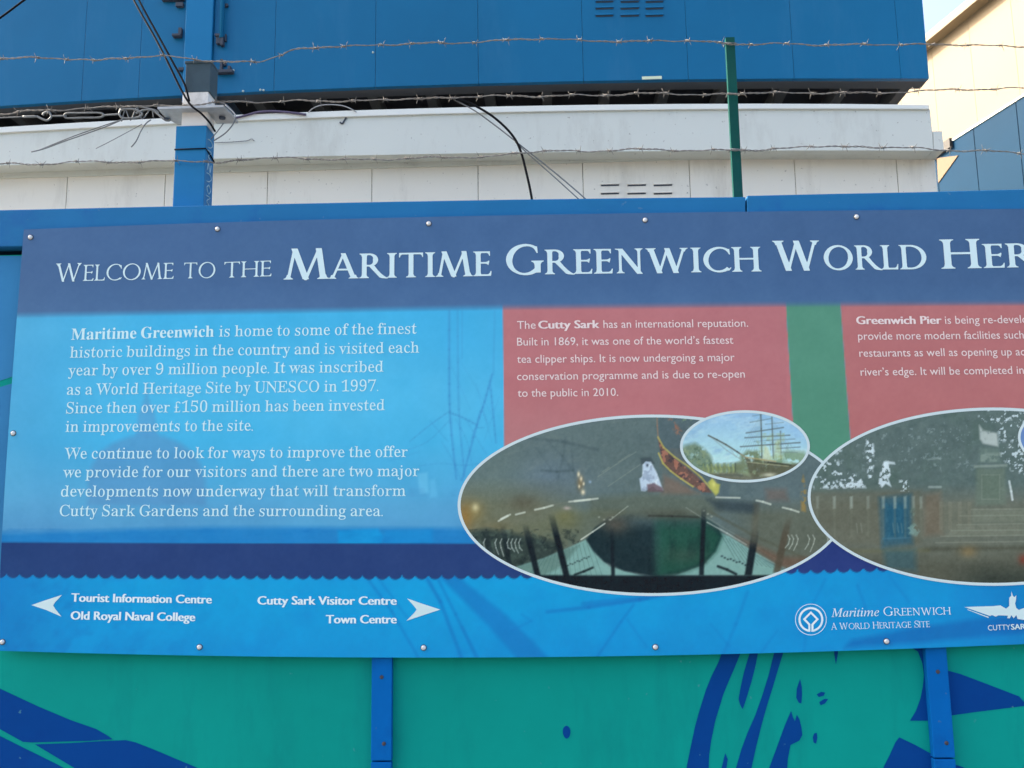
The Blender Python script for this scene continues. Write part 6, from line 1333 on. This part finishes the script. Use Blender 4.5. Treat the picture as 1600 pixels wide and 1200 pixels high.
mb.build('wall', M_white2, low_cab, bevel=0.0015)
x0c, x1c = xs_all[0], xs_all[-1]
MB().box(x0c + 0.01, x1c - 0.004, YW + 0.006, YW + 2.3, 0.24, 3.36).build('body', M_seam, low_cab)
MB().box(x0c - 0.01, x1c + 0.006, YW + 2.3, YW + 2.33, 0.25, 3.40).build('wall', M_white2, low_cab)
MB().box(x1c - 0.003, x1c + 0.0, YW + 0.031, YW + 2.299, 0.25, 3.38).build('wall', M_white2, low_cab)
MB().box(x0c, P(1452, 170, YC).x - 0.01, YC + 0.10, YC + 2.45, 3.44, 3.56).build('roof', M_white, low_cab)

def vent(cols, rows, Y, parent, mlip):
    mb = MB()
    for x0, x1 in cols:
        for r in rows:
            a, b = P(x0, r, Y), P(x1, r, Y)
            z = (a.z + b.z) / 2
            mb.box(a.x, b.x, Y - 0.0025, Y + 0.001, z - 0.0055, z + 0.0035, 0)
            mb.hexa([(a.x - .002, Y - 0.008, z + 0.001), (b.x + .002, Y - 0.008, z + 0.001), (b.x + .002, Y - 0.003, z + 0.010), (a.x - .002, Y - 0.003, z + 0.010),
                     (a.x - .002, Y + 0.001, z + 0.001), (b.x + .002, Y + 0.001, z + 0.001), (b.x + .002, Y + 0.001, z + 0.010), (a.x - .002, Y + 0.001, z + 0.010)], 1)
    return mb.build('vent', [M_slot, mlip], parent)
vent(((939, 967), (980.5, 1009), (1021.5, 1050)), (289, 302, 315), YW, low_cab, M_white2)

# upper, blue cabins
col0, col1 = P(290, 60, YC).x, P(334, 60, YC).x
bz = lambda xx: np.interp(xx, [P(a, b, YC).x for a, b in line_pts(BB, -520, 1452, 24)], [P(a, b, YC).z for a, b in line_pts(BB, -520, 1452, 24)])
def blue_wall(edges, parent):
    mb = MB()
    for a, b in zip(edges[:-1], edges[1:]):
        a2, b2 = a + 0.0007, b - 0.0007
        za, zb = bz(a2), bz(b2)
        mb.hexa([(a2, YC, za), (b2, YC, zb), (b2, YC, 6.4), (a2, YC, 6.4), (a2, YC + 0.03, za), (b2, YC + 0.03, zb), (b2, YC + 0.03, 6.4), (a2, YC + 0.03, 6.4)])
    return mb.build('wall', M_bluewall, parent, bevel=0.001)
def floor_frame(x0, x1, parent):
    # edge channel with joists behind it; boards above them
    n = 14
    xs = np.linspace(x0, x1, n)
    V, F = [], []
    for xx in xs:
        z = bz(xx)
        V += [(xx, YC + 0.031, z + 0.003), (xx, YC + 0.115, z + 0.003), (xx, YC + 0.115, z + 0.09), (xx, YC + 0.031, z + 0.09)]
    for i in range(n - 1):
        j, k = 4 * i, 4 * i + 4
        F += [(j, j + 1, k + 1, k), (j + 1, j + 2, k + 2, k + 1), (j + 2, j + 3, k + 3, k + 2), (j + 3, j, k, k + 3)]
    F += [(3, 2, 1, 0), tuple(4 * (n - 1) + q for q in range(4))]
    mb = MB().add(V, F)
    j = x1 - 0.06
    while j > x0 + 0.1:
        z = bz(j)
        mb.box(j - 0.025, j + 0.025, YC + 0.1155, YC + 2.3, z + 0.02, z + 0.10)
        j -= 0.30
    mb.build('floor_frame', M_soffit, parent)
    zt = max(bz(xx) for xx in xs) + 0.101
    MB().box(x0, x1, YC + 0.033, YC + 2.35, zt, zt + 0.02).build('floor_boards', M_dark, parent)
xr = P(1452, 122, YC).x
right = tag(empty('site_cabin', (0, YC, 3.8)), 'large blue site cabin stacked on top, stretching right from the corner post', 'site cabin', None)
e0 = [P(a, 60, YC).x for a in (430, 587, 747, 910)]
st = (e0[-1] - e0[0]) / 3
edges = [col1 - 0.0] + e0 + [e0[-1] + st * k for k in (1, 2, 3)] + [xr]
blue_wall(edges, right)
floor_frame(col1, xr, right)
MB().box(col1, xr - 0.002, YC + 0.0305, YC + 2.4, 3.96, 6.38).build('body', M_bluewall, right)
MB().box(col0 - 0.1, xr + 0.03, YC - 0.03, YC + 2.45, 6.402, 6.5).build('roof', M_white, right)
zc = bz((col0 + col1) / 2)
MB().box(col0 + 0.0015, col1 - 0.0015, YC - 0.018, YC + 0.06, zc - 0.05, 6.4).build('corner_post', M_bluecol, right, bevel=0.004)
vent(((931, 958), (970, 998), (1009, 1036)), (-32, -20.5, -9, 2.5, 13, 24.5), YC, right, M_bluewall)
a, b = P(1003, 120, YC), P(1034, 123.5, YC)
MB().box(a.x, b.x, YC - 0.003, YC, b.z, a.z).build('label_plate', mat('white label plate', (222, 226, 205), 0.4), right)
def px_box(x0, x1, y0, y1, Y, d, nm, m, parent, bevel=0.0):
    a, b = P(x0, y0, Y), P(x1, y1, Y)
    return MB().box(a.x, b.x, Y - d, Y, b.z, a.z).build(nm, m, parent, bevel=bevel)
pipe = P(345, 58, YC - 0.03)
MB().tube([(pipe.x, YC - 0.022, pipe.z), (pipe.x, YC - 0.022, 6.3)], 0.011, 10).build('lock_rod', M_bluecol, right)
def bracket(parts, parent):
    mb = MB()
    for x0, x1, y0, y1, d in parts:
        a, b = P(x0, y0, YC), P(x1, y1, YC)
        mb.box(a.x, b.x, YC - d, YC - 0.0005, b.z, a.z)
    mb.build('bracket', M_slot, parent, bevel=0.001)
bracket([(338.5, 350, 57, 60, 0.03), (340, 346, 60.3, 71, 0.022), (347, 351, 62, 74, 0.028), (352.5, 354.5, 55, 66, 0.012)], right)
bracket([(341, 366, 113, 116.5, 0.03), (346, 349, 95, 112.5, 0.02), (358, 362, 106, 112.5, 0.022), (351, 354, 99, 104, 0.012)], right)
bracket([(352.5, 357, 8, 12, 0.016)], right)
M_rivet = mat('bare rivet', (170, 185, 190), 0.4)
for x_, y_ in ((365, 110), (407, 140.5), (412, 141), (380, 142.5), (583, 82)):
    c = P(x_, y_, YC)
    MB().lathe((c.x, YC - 0.0005, c.z), [(0.006, 0), (0.005, -0.003)], n=8).build('rivet', M_rivet, right)

left = tag(empty('site_cabin', (0, YC, 3.8)), 'blue site cabin stacked on top, left of the corner post', 'site cabin', None)
s0 = P(133, 60, YC).x
edges = [s0 - 0.51 * k for k in range(5, 0, -1)] + [s0, s0 + 0.29, col0 + 0.0]
blue_wall(edges, left)
floor_frame(edges[0], col0, left)
MB().box(edges[0], col0 - 0.002, YC + 0.0305, YC + 2.4, 3.96, 6.38).build('body', M_bluewall, left)
MB().box(edges[0] - 0.03, col0 - 0.103, YC - 0.03, YC + 2.45, 6.402, 6.5).build('roof', M_white, left)
bracket([(272, 285, 57, 60, 0.03), (281, 285.5, 46, 56.6, 0.02)], left)
bracket([(277, 288, 7, 12.5, 0.022)], left)
bracket([(255, 289, -1, 2.5, 0.022)], left)
bracket([(281, 289, 108, 112, 0.02)], left)

# the cross wing to the right, running towards the street: cream upper wall over a blue one
wing = empty('cross_wing', (3.5, 5.7, 0))
tag(wing, 'sunlit cream wall over a blue wall at the far right, behind the stacked cabins', 'building')
D = Vector((ray(500, 855).x, ray(500, 855).y, 0)).normalized()          # its horizontal direction, away from the street
A0 = P(1464, 175, 5.74)
WN = Vector((-D.y, D.x, 0))                                               # faces the street side, to the left
def PW(px, py, off=0.0):
    d = ray(px, py)
    o = A0 + WN * off
    t = (o - CAM_O).dot(WN) / d.dot(WN)
    return CAM_O + d * t
def wing_slab(loc, off, th, name, m, parent=wing, bevel=0.0):
    """polygon of (distance along the wall from A0, z), standing 'off' proud of the wall plane"""
    n = len(loc)
    base = Vector((A0.x, A0.y, 0))
    F_ = [base + D * s + WN * off + Vector((0, 0, z)) for s, z in loc]
    B_ = [base + D * s + WN * (off - th) + Vector((0, 0, z)) for s, z in loc]
    tri = tessellate_polygon([[Vector((s, z, 0)) for s, z in loc]])
    f = [tuple(t) for t in tri] + [tuple(n + i for i in t[::-1]) for t in tri] + [(i, (i + 1) % n, n + (i + 1) % n, n + i) for i in range(n)]
    return MB().add(F_ + B_, f).build(name, m, parent, bevel=bevel)
def wl(px, py, off=0.0):
    q = PW(px, py, off)
    return ((q - A0).dot(D), q.z)
zmid = (wl(1548, 190)[1] + wl(1600, 156)[1]) / 2
ztopw = (wl(1500, 36)[1] + wl(1468, 60)[1]) / 2
sA, sB, sC = wl(1464, 175)[0], wl(1526, 170)[0], wl(1590, 110)[0]
stp = (sA - sC) / 2
print('wing', zmid, ztopw, sA, sB, sC)
s_end = wl(1466, 285)[0]
k0 = -7
for k in range(-7, 6):
    a, b = sA + stp * (k) + 0.0015, sA + stp * (k + 1) - 0.0015
    wing_slab([(a, zmid - 0.3), (b, zmid - 0.3), (b, ztopw), (a, ztopw)], 0.0, 0.03, 'cladding_panel', M_cream)
wing_slab([(sA - stp * 7, 0.0), (sA + stp * 6, 0.0), (sA + stp * 6, ztopw - 0.02), (sA - stp * 7, ztopw - 0.02)], -0.012, 0.2, 'wall', M_cream)
for k in range(-7, 1):
    a, b = sA + stp * (k) + 0.004, sA + stp * (k + 1) - 0.004
    if k == 0: b = wl(1477, 290, 0.03)[0] + 0.12
    wing_slab([(a, 0.05), (b, 0.05), (b, zmid), (a, zmid)], 0.045, 0.04, 'cladding_panel', M_wingblue)
sg = wl(1497, 225)[0]
wing_slab([(sA - stp * 7, zmid + 0.001), (sg, zmid + 0.001), (sg, zmid + 0.016), (sA - stp * 7, zmid + 0.016)], 0.055, 0.05, 'cap_strip', M_cap)
wing_slab([(sg + 0.005, zmid - 0.05), (wl(1461, 243)[0], zmid - 0.05), (wl(1461, 243)[0], zmid + 0.02), (sg + 0.005, zmid + 0.03)], 0.075, 0.06, 'gutter_end', M_gutter)
wing_slab([wl(1464, 247, .05), wl(1497, 243, .05), wl(1466, 286, .05)], 0.052, 0.005, 'sunlit_patch', M_tan)  # tan plate stands in for a sunlit triangle on the wall
# eaves
so = [(0.11, ztopw - 0.02), (-0.2, ztopw - 0.02), (-0.2, ztopw + 0.05), (0.11, ztopw + 0.05)]
base = Vector((A0.x, A0.y, 0))
a, b = base + D * (sA - stp * 7), base + D * (sA + stp * 6)
MB().hexa([a + WN * so[0][0] + Vector((0, 0, so[0][1])), b + WN * so[0][0] + Vector((0, 0, so[0][1])), b + WN * so[3][0] + Vector((0, 0, so[3][1])), a + WN * so[3][0] + Vector((0, 0, so[3][1])),
           a + WN * so[1][0] + Vector((0, 0, so[1][1])), b + WN * so[1][0] + Vector((0, 0, so[1][1])), b + WN * so[2][0] + Vector((0, 0, so[2][1])), a + WN * so[2][0] + Vector((0, 0, so[2][1]))]).build('eaves', M_cream, wing)

# ------------------------------------------------------------------ steel post with its bracket plate
YP = 0.058
post = tag(empty('fence_post', (P(296, 250, YP).x, YP, 0)), 'square steel post painted blue, white and grey behind the hoarding, carrying a bracket plate', 'post')
def post_part(x0, x1, y0, y1, d, nm, m, y=YP, bevel=0.0015):
    a, b = P(x0, y0, y), P(x1, y1, y)
    return MB().box(a.x, b.x, y, y + d, b.z, a.z).build(nm, m, post, bevel=bevel)
post_part(275, 317.5, 197, 330, 0.058, 'blue_sleeve', M_postblue)
xa, xb = P(274, 250, YP).x, P(317, 250, YP).x
MB().box(xa + .002, xb - .002, YP + .002, YP + 0.056, 0.0, P(270, 332, YP).z).build('shaft', M_postblue, post)
post_part(285.5, 323.5, 143.5, 196.8, 0.050, 'white_band', M_postwhite, y=YP + 0.004)
post_part(290.5, 328, 98, 143.3, 0.052, 'grey_sleeve', M_postgrey, y=YP + 0.003)
post_part(288.5, 330, 95, 97.8, 0.056, 'cap', M_postgrey, y=YP + 0.001)
zp = P(300, 167, 0.036).z
xa, xb, xc = P(246, 170, 0.036).x, P(349, 165, 0.036).x, P(366, 180, 0.10).x
wa, wb = P(285.5, 170, YP + 0.004).x, P(323.5, 170, YP + 0.004).x
mb = MB()
def slab(pts, z0, z1):
    n = len(pts)
    V = [(x_, y_, z0) for x_, y_ in pts] + [(x_, y_, z1) for x_, y_ in pts]
    mb.add(V, [tuple(range(n))[::-1], tuple(range(n, 2 * n))] + [(i, (i + 1) % n, n + (i + 1) % n, n + i) for i in range(n)])
slab([(xa, 0.036), (xb, 0.036), (xc, 0.078), (xc, 0.13), (wb + .0015, 0.13), (wb + .0015, 0.0605), (wa - .0015, 0.0605), (wa - .0015, 0.13), (xa + 0.015, 0.13), (xa, 0.085)], zp - 0.003, zp + 0.003)
plate = mb.build('bracket_plate', M_galv, post)
for a in (P(262, 186, 0.095).x, P(346, 177, 0.085).x):
    MB().lathe((a, 0.092, zp - 0.0032), [(0.0085, 0.0), (0.0080, -0.004)], axis='z', n=12).build('bolt', M_slot, plate)
# a tie round the sleeve and marker scribbles on its side
f0, f1 = P(274, 234, YP), P(317.5, 232.5, YP)
xe = P(317.5, 330, YP).x
MB().tube([(f0.x - .002, YP + 0.03, f0.z - .004), (f0.x - .001, YP - 0.0022, f0.z), (xe + .001, YP - 0.0022, f1.z), (xe + .0022, YP + 0.03, f1.z - 0.006), (xe + .0022, YP + 0.058, f1.z - 0.012)], 0.0018, 6).build('tie_wire', M_black, post)
mb = MB()
xs_ = xe + 0.0007
for zc_, kind in ((0.010, 0), (-0.018, 1), (-0.050, 2), (-0.078, 0), (-0.105, 3), (-0.135, 1), (-0.165, 2)):
    zz = f1.z + zc_ + 0.01
    c = {0: [(0.012, 0.010), (0.03, 0.013), (0.045, 0.006), (0.03, -0.006), (0.014, -0.010)], 1: [(0.014, 0.01), (0.040, 0.012), (0.018, -0.004), (0.042, -0.010)],
         2: [(0.014, -0.01), (0.02, 0.012), (0.032, -0.010), (0.040, 0.012)], 3: [(0.028, 0.012), (0.042, 0.002), (0.030, -0.011), (0.016, 0.0), (0.028, 0.012)]}[kind]
    mb.tube([(xs_, YP + a, zz + b) for a, b in [tuple(q) for q in spline(c, n=4)]], 0.0012, 5)
mb.build('scribble', M_scribble, post)

# ------------------------------------------------------------------ green angle-iron post
gp = tag(empty('wire_post', (P(1143, 250, 0.06).x, 0.06, 0)), 'slim dark green angle-iron post holding the barbed wires, right of centre', 'post')
a = P(1143, 58, 0.06)
x0g, x1g = (P(1137, 70, .06).x + P(1143.5, 300, .06).x) / 2, (P(1151, 70, .06).x + P(1158, 300, .06).x) / 2
MB().add(*(lambda q: (q[0], q[1]))((
    [(x, y, z) for z in (0.0, a.z) for x, y in ((x0g, 0.06), (x1g, 0.06), (x1g, 0.063), (x0g + 0.003, 0.0632), (x0g + 0.003, 0.074), (x0g, 0.074))],
    [(0, 1, 2, 3, 4, 5), (11, 10, 9, 8, 7, 6)] + [(i, 6 + i, 6 + (i + 1) % 6, (i + 1) % 6) for i in range(6)]))).build('angle_iron', M_green, gp)
for py in (68, 147, 234):
    z = P(1145, py, 0.06).z
    mb = MB()
    mb.tube([(x0g - 0.003, 0.075, z), (x0g - 0.0025, 0.0565, z + 0.001), (x1g + 0.0025, 0.0565, z - 0.001), (x1g + 0.003, 0.068, z)], 0.0014, 6)
    mb.build('wire_clip', M_greywire, gp)

# ------------------------------------------------------------------ barbed wires
def barbed(pts, Y, seed, label):
    rnd = random.Random(seed)
    path = [Vector(p) for p in wire_path(pts, Y, n=10)]
    # even spacing
    cum = [0.0]
    for a, b in zip(path[:-1], path[1:]): cum.append(cum[-1] + (b - a).length)
    total = cum[-1]
    st = 0.004
    m = int(total / st)
    arr = np.array([[p.x, p.y, p.z] for p in path])
    sp = np.linspace(0, total, m)
    line = np.stack([np.interp(sp, cum, arr[:, k]) for k in range(3)], 1)
    line[:, 2] += 0.0016 * np.sin(sp * 37 + seed) + 0.0009 * np.sin(sp * 91 + seed * 2)
    line[:, 1] += 0.002 * np.sin(sp * 29 + seed * 3)
    mb = MB()
    for ph in (0, math.pi):
        q = [Vector(line[i]) + Vector((0, 0.0011 * math.cos(sp[i] * 2 * math.pi / 0.030 + ph), 0.0011 * math.sin(sp[i] * 2 * math.pi / 0.034 + ph))) for i in range(m)]
        mb.tube(q, 0.00105, 5)
    root = mb.build('barbed_wire', M_wire)
    tag(root, label, 'barbed wire', 'barbed wire strands above the hoarding')
    s = rnd.uniform(0.01, 0.06)
    while s < total - 0.03:
        i = int(s / st)
        c = Vector(line[i])
        bb = MB()
        co = []
        for k in range(15):
            an = k / 14 * 2 * math.pi * 2.2
            co.append(c + Vector((-0.004 + 0.008 * k / 14, 0.0029 * math.cos(an), 0.0029 * math.sin(an))))
        bb.tube(co, 0.0009, 5)
        tilt = rnd.uniform(0, math.pi)
        for k, sg_ in ((-1, 1), (-1, -1), (1, 1), (1, -1)):
            an = tilt + (0 if k < 0 else rnd.uniform(0.9, 1.6)) + (0 if sg_ > 0 else math.pi)
            d = Vector((k * rnd.uniform(0.1, 0.55), math.cos(an), math.sin(an))).normalized()
            o = c + Vector((k * 0.004, 0, 0))
            bb.tube([o + d * 0.0025, o + d * rnd.uniform(0.008, 0.0155)], [0.0009, 0.0003], 5)
        bb.build('barb', M_wire, root)
        s += rnd.uniform(0.070, 0.095)
YWI = 0.050
barbed([(-160, 95), (-80, 94), (0, 92), (40, 90), (88, 91), (110, 92), (152, 95), (168, 93), (205, 89), (250, 88), (290, 91), (330, 95), (365, 97), (400, 96.5), (412, 95), (438, 86), (460, 77.5), (520, 73), (580, 71), (640, 68), (700, 68), (740, 65), (800, 63), (860, 60), (920, 64), (980, 65), (1030, 63), (1090, 65), (1143, 68), (1220, 69), (1350, 70), (1430, 69), (1480, 70), (1590, 72), (1760, 75)], YWI, 1,
       'top strand of the barbed wire, kinked left of centre against the blue cabin')
barbed([(-160, 183), (-80, 181), (0, 178), (50, 173), (90, 172), (150, 168), (190, 166), (240, 166), (300, 163), (350, 160), (400, 159), (460, 158), (520, 158), (570, 157), (630, 155), (690, 153), (740, 151), (800, 150), (860, 150), (920, 149), (980, 147), (1040, 146), (1090, 148), (1145, 146.5), (1200, 145), (1270, 145), (1330, 146), (1380, 144), (1440, 143), (1495, 139), (1545, 140), (1600, 137), (1760, 134)], YWI - 0.004, 2,
       'middle strand of the barbed wire, running across the dark gap under the blue cabins')
barbed([(-160, 257), (-80, 256), (0, 256), (50, 257), (110, 253), (160, 253), (220, 253), (270, 251), (320, 253), (340, 255), (380, 249), (430, 247), (500, 248), (560, 250), (640, 247), (700, 246), (760, 245), (800, 240), (860, 236), (910, 236), (960, 235), (1030, 233), (1090, 236), (1145, 234), (1200, 234), (1260, 229), (1310, 229), (1370, 230), (1420, 231), (1470, 234), (1530, 236), (1600, 239), (1760, 243)], YWI, 3,
       'lowest strand of the barbed wire, in front of the white fascia')

# ------------------------------------------------------------------ turnbuckle stay to the bracket plate
tb = tag(empty('turnbuckle', P(130, 181, 0.09)), 'galvanised turnbuckle and shackles tying a stay wire to the bracket plate', 'turnbuckle')
YT = 0.09
def tb_tube(pts, r, nm, m=M_stay, n=8, cl=False):
    return MB().tube(wire_path(pts, YT, 6), r * 0.78, n).build(nm, m, tb)
tb_tube([(-160, 189), (-60, 186), (0, 184), (38, 182.5)], 0.0022, 'stay_wire')
tb_tube([(36, 182.5), (58, 182)], 0.0042, 'eye_bolt')
tb_tube([(58, 182), (66, 186), (74, 188), (80, 182), (76, 175.5), (69, 176.5), (67, 180)], 0.0034, 'hook')
tb_tube([(80, 181.5), (104, 181)], 0.003, 'threaded_rod')
mb = MB()
mb.tube(wire_path([(100, 180.5), (105, 177), (128, 176.5), (155, 176.5), (162, 180), (155, 183.5), (128, 184), (105, 184.5), (100, 180.5)], YT, 6), 0.0024, 8)
mb.build('body', M_stay, tb)
tb_tube([(160, 180), (186, 178.5)], 0.003, 'threaded_rod')
tb_tube([(186, 178.5), (190, 172), (205, 170.5), (216, 173), (222, 178), (216, 183), (203, 185), (191, 184), (186, 178.5)], 0.0036, 'shackle')
tb_tube([(212, 177), (225, 172), (238, 172), (246, 178), (256, 186), (264, 188), (262, 181)], 0.0034, 'shackle')
tb_tube([(190, 190), (196, 172), (204, 188), (214, 168), (222, 186), (236, 170), (240, 184)], 0.0018, 'tie_wire', M_greywire)
tb_tube([(185, 176), (192, 168), (215, 167), (240, 171), (248, 176)], 0.002, 'tie_wire', M_greywire)

# ------------------------------------------------------------------ loose cables and wires
def cable(name, pts, Y, r, m, label, cat, n=8, group=None):
    o = MB().tube(wire_path(pts, Y, 8), r, n).build(name, m)
    return tag(o, label, cat, group)
cable('cable', [(165, -90, .30), (209, 0, .16), (240, 55, .10), (262, 97, .06), (283, 140, .040), (298, 164, .030), (314, 177, .030), (327, 191, .045), (336, 205, .10)], 0.1, 0.0026, M_black,
      'left one of two black cables slanting side by side down to the bracket plate', 'cable', group='black cables by the steel post')
cable('cable', [(172, -90, .30), (217, 0, .16), (247, 55, .10), (270, 97, .06), (288, 131, .042), (296, 158, .034)], 0.1, 0.0026, M_black,
      'right one of two black cables slanting side by side, ending at the white band', 'cable', group='black cables by the steel post')
cable('cable', [(-60, 68), (0, 28), (38, 0), (110, -52)], 0.2, 0.0028, M_black, 'short black cable crossing the top left corner of the photo', 'cable')
cable('cable', [(702, 153.5), (722, 157), (740, 164), (770, 182), (797, 207), (812, 232), (822, 268), (830, 305), (836, 345)], 0.055, 0.0030, M_black,
      'black cable hanging from the middle barbed wire down behind the hoarding', 'cable')
cable('tie_wire', [(706, 154), (740, 172), (775, 197), (812, 226), (850, 256), (884, 284), (915, 311), (945, 340)], 0.06, 0.0017, M_greywire, 'thin grey wire beside the hanging black cable, upper of the pair on the white wall', 'wire', 6)
cable('tie_wire', [(805, 222), (828, 243), (862, 273), (905, 312), (930, 336)], 0.06, 0.0015, M_greywire, 'thin grey wire beside the hanging black cable, lower of the pair on the white wall', 'wire', 6)
cable('tie_wire', [(193, 186), (170, 196), (140, 207), (100, 221), (70, 232), (49, 237.5)], 0.08, 0.0017, M_greywire, 'longest loose grey wire end drooping left from the shackles', 'wire', 6, 'loose wire ends under the turnbuckle')
cable('tie_wire', [(190, 187), (160, 197), (120, 211), (92, 222), (60, 235)], 0.083, 0.0015, M_greywire, 'second loose grey wire end, close under the longest one left of the post', 'wire', 6, 'loose wire ends under the turnbuckle')
cable('tie_wire', [(222, 194), (200, 206), (172, 221), (150, 232)], 0.08, 0.0010, M_greywire, 'fine pale wire end drooping between the turnbuckle and the white fascia', 'wire', 6, 'loose wire ends under the turnbuckle')
cable('tie_wire', [(236, 187), (228, 193), (220, 205), (213, 220), (205, 230)], 0.08, 0.0017, M_greywire, 'short curved wire end hanging just left of the steel post', 'wire', 6, 'loose wire ends under the turnbuckle')
cable('tie_wire', [(340, 160), (352, 163), (362, 172), (368, 182), (364, 194), (352, 208), (334, 220)], 0.05, 0.0018, M_greywire, 'grey wire looped round the right end of the bracket plate', 'wire', 6, 'wire loops right of the post')
cable('tie_wire', [(352, 164), (366, 177), (368, 183)], 0.045, 0.0016, M_galv, 'bright short wire along the right edge of the bracket plate', 'wire', 6, 'wire loops right of the post')
cable('tie_wire', [(349, 193), (340, 205), (330, 217)], 0.07, 0.0014, M_greywire, 'thin inner wire curving under the right end of the bracket plate', 'wire', 6, 'wire loops right of the post')
cable('tie_wire', [(482, 176), (488, 170), (500, 165), (516, 163.5), (534, 165), (546, 169), (557, 175)], YC - 0.02, 0.0028, M_galv, 'pale wire arching over the white fascia edge', 'wire', 6)
cable('cable', [(360, 186), (385, 180), (405, 175), (430, 174), (455, 176), (478, 179)], YC - 0.02, 0.006, M_mauve, 'mauve cable lying along the white fascia cap, right of the post', 'cable', 6)
cable('tie_wire', [(335, 223), (360, 222), (385, 220), (393, 217), (397, 220)], YC - 0.008, 0.002, M_greywire, 'thin wire stub lying on the white fascia right of the post', 'wire', 6)
cable('tie_wire', [(531, 191), (535, 193), (538, 188), (541, 184)], YC - 0.004, 0.004, M_slot, 'small dark hook on the white fascia left of centre', 'hook', 6)
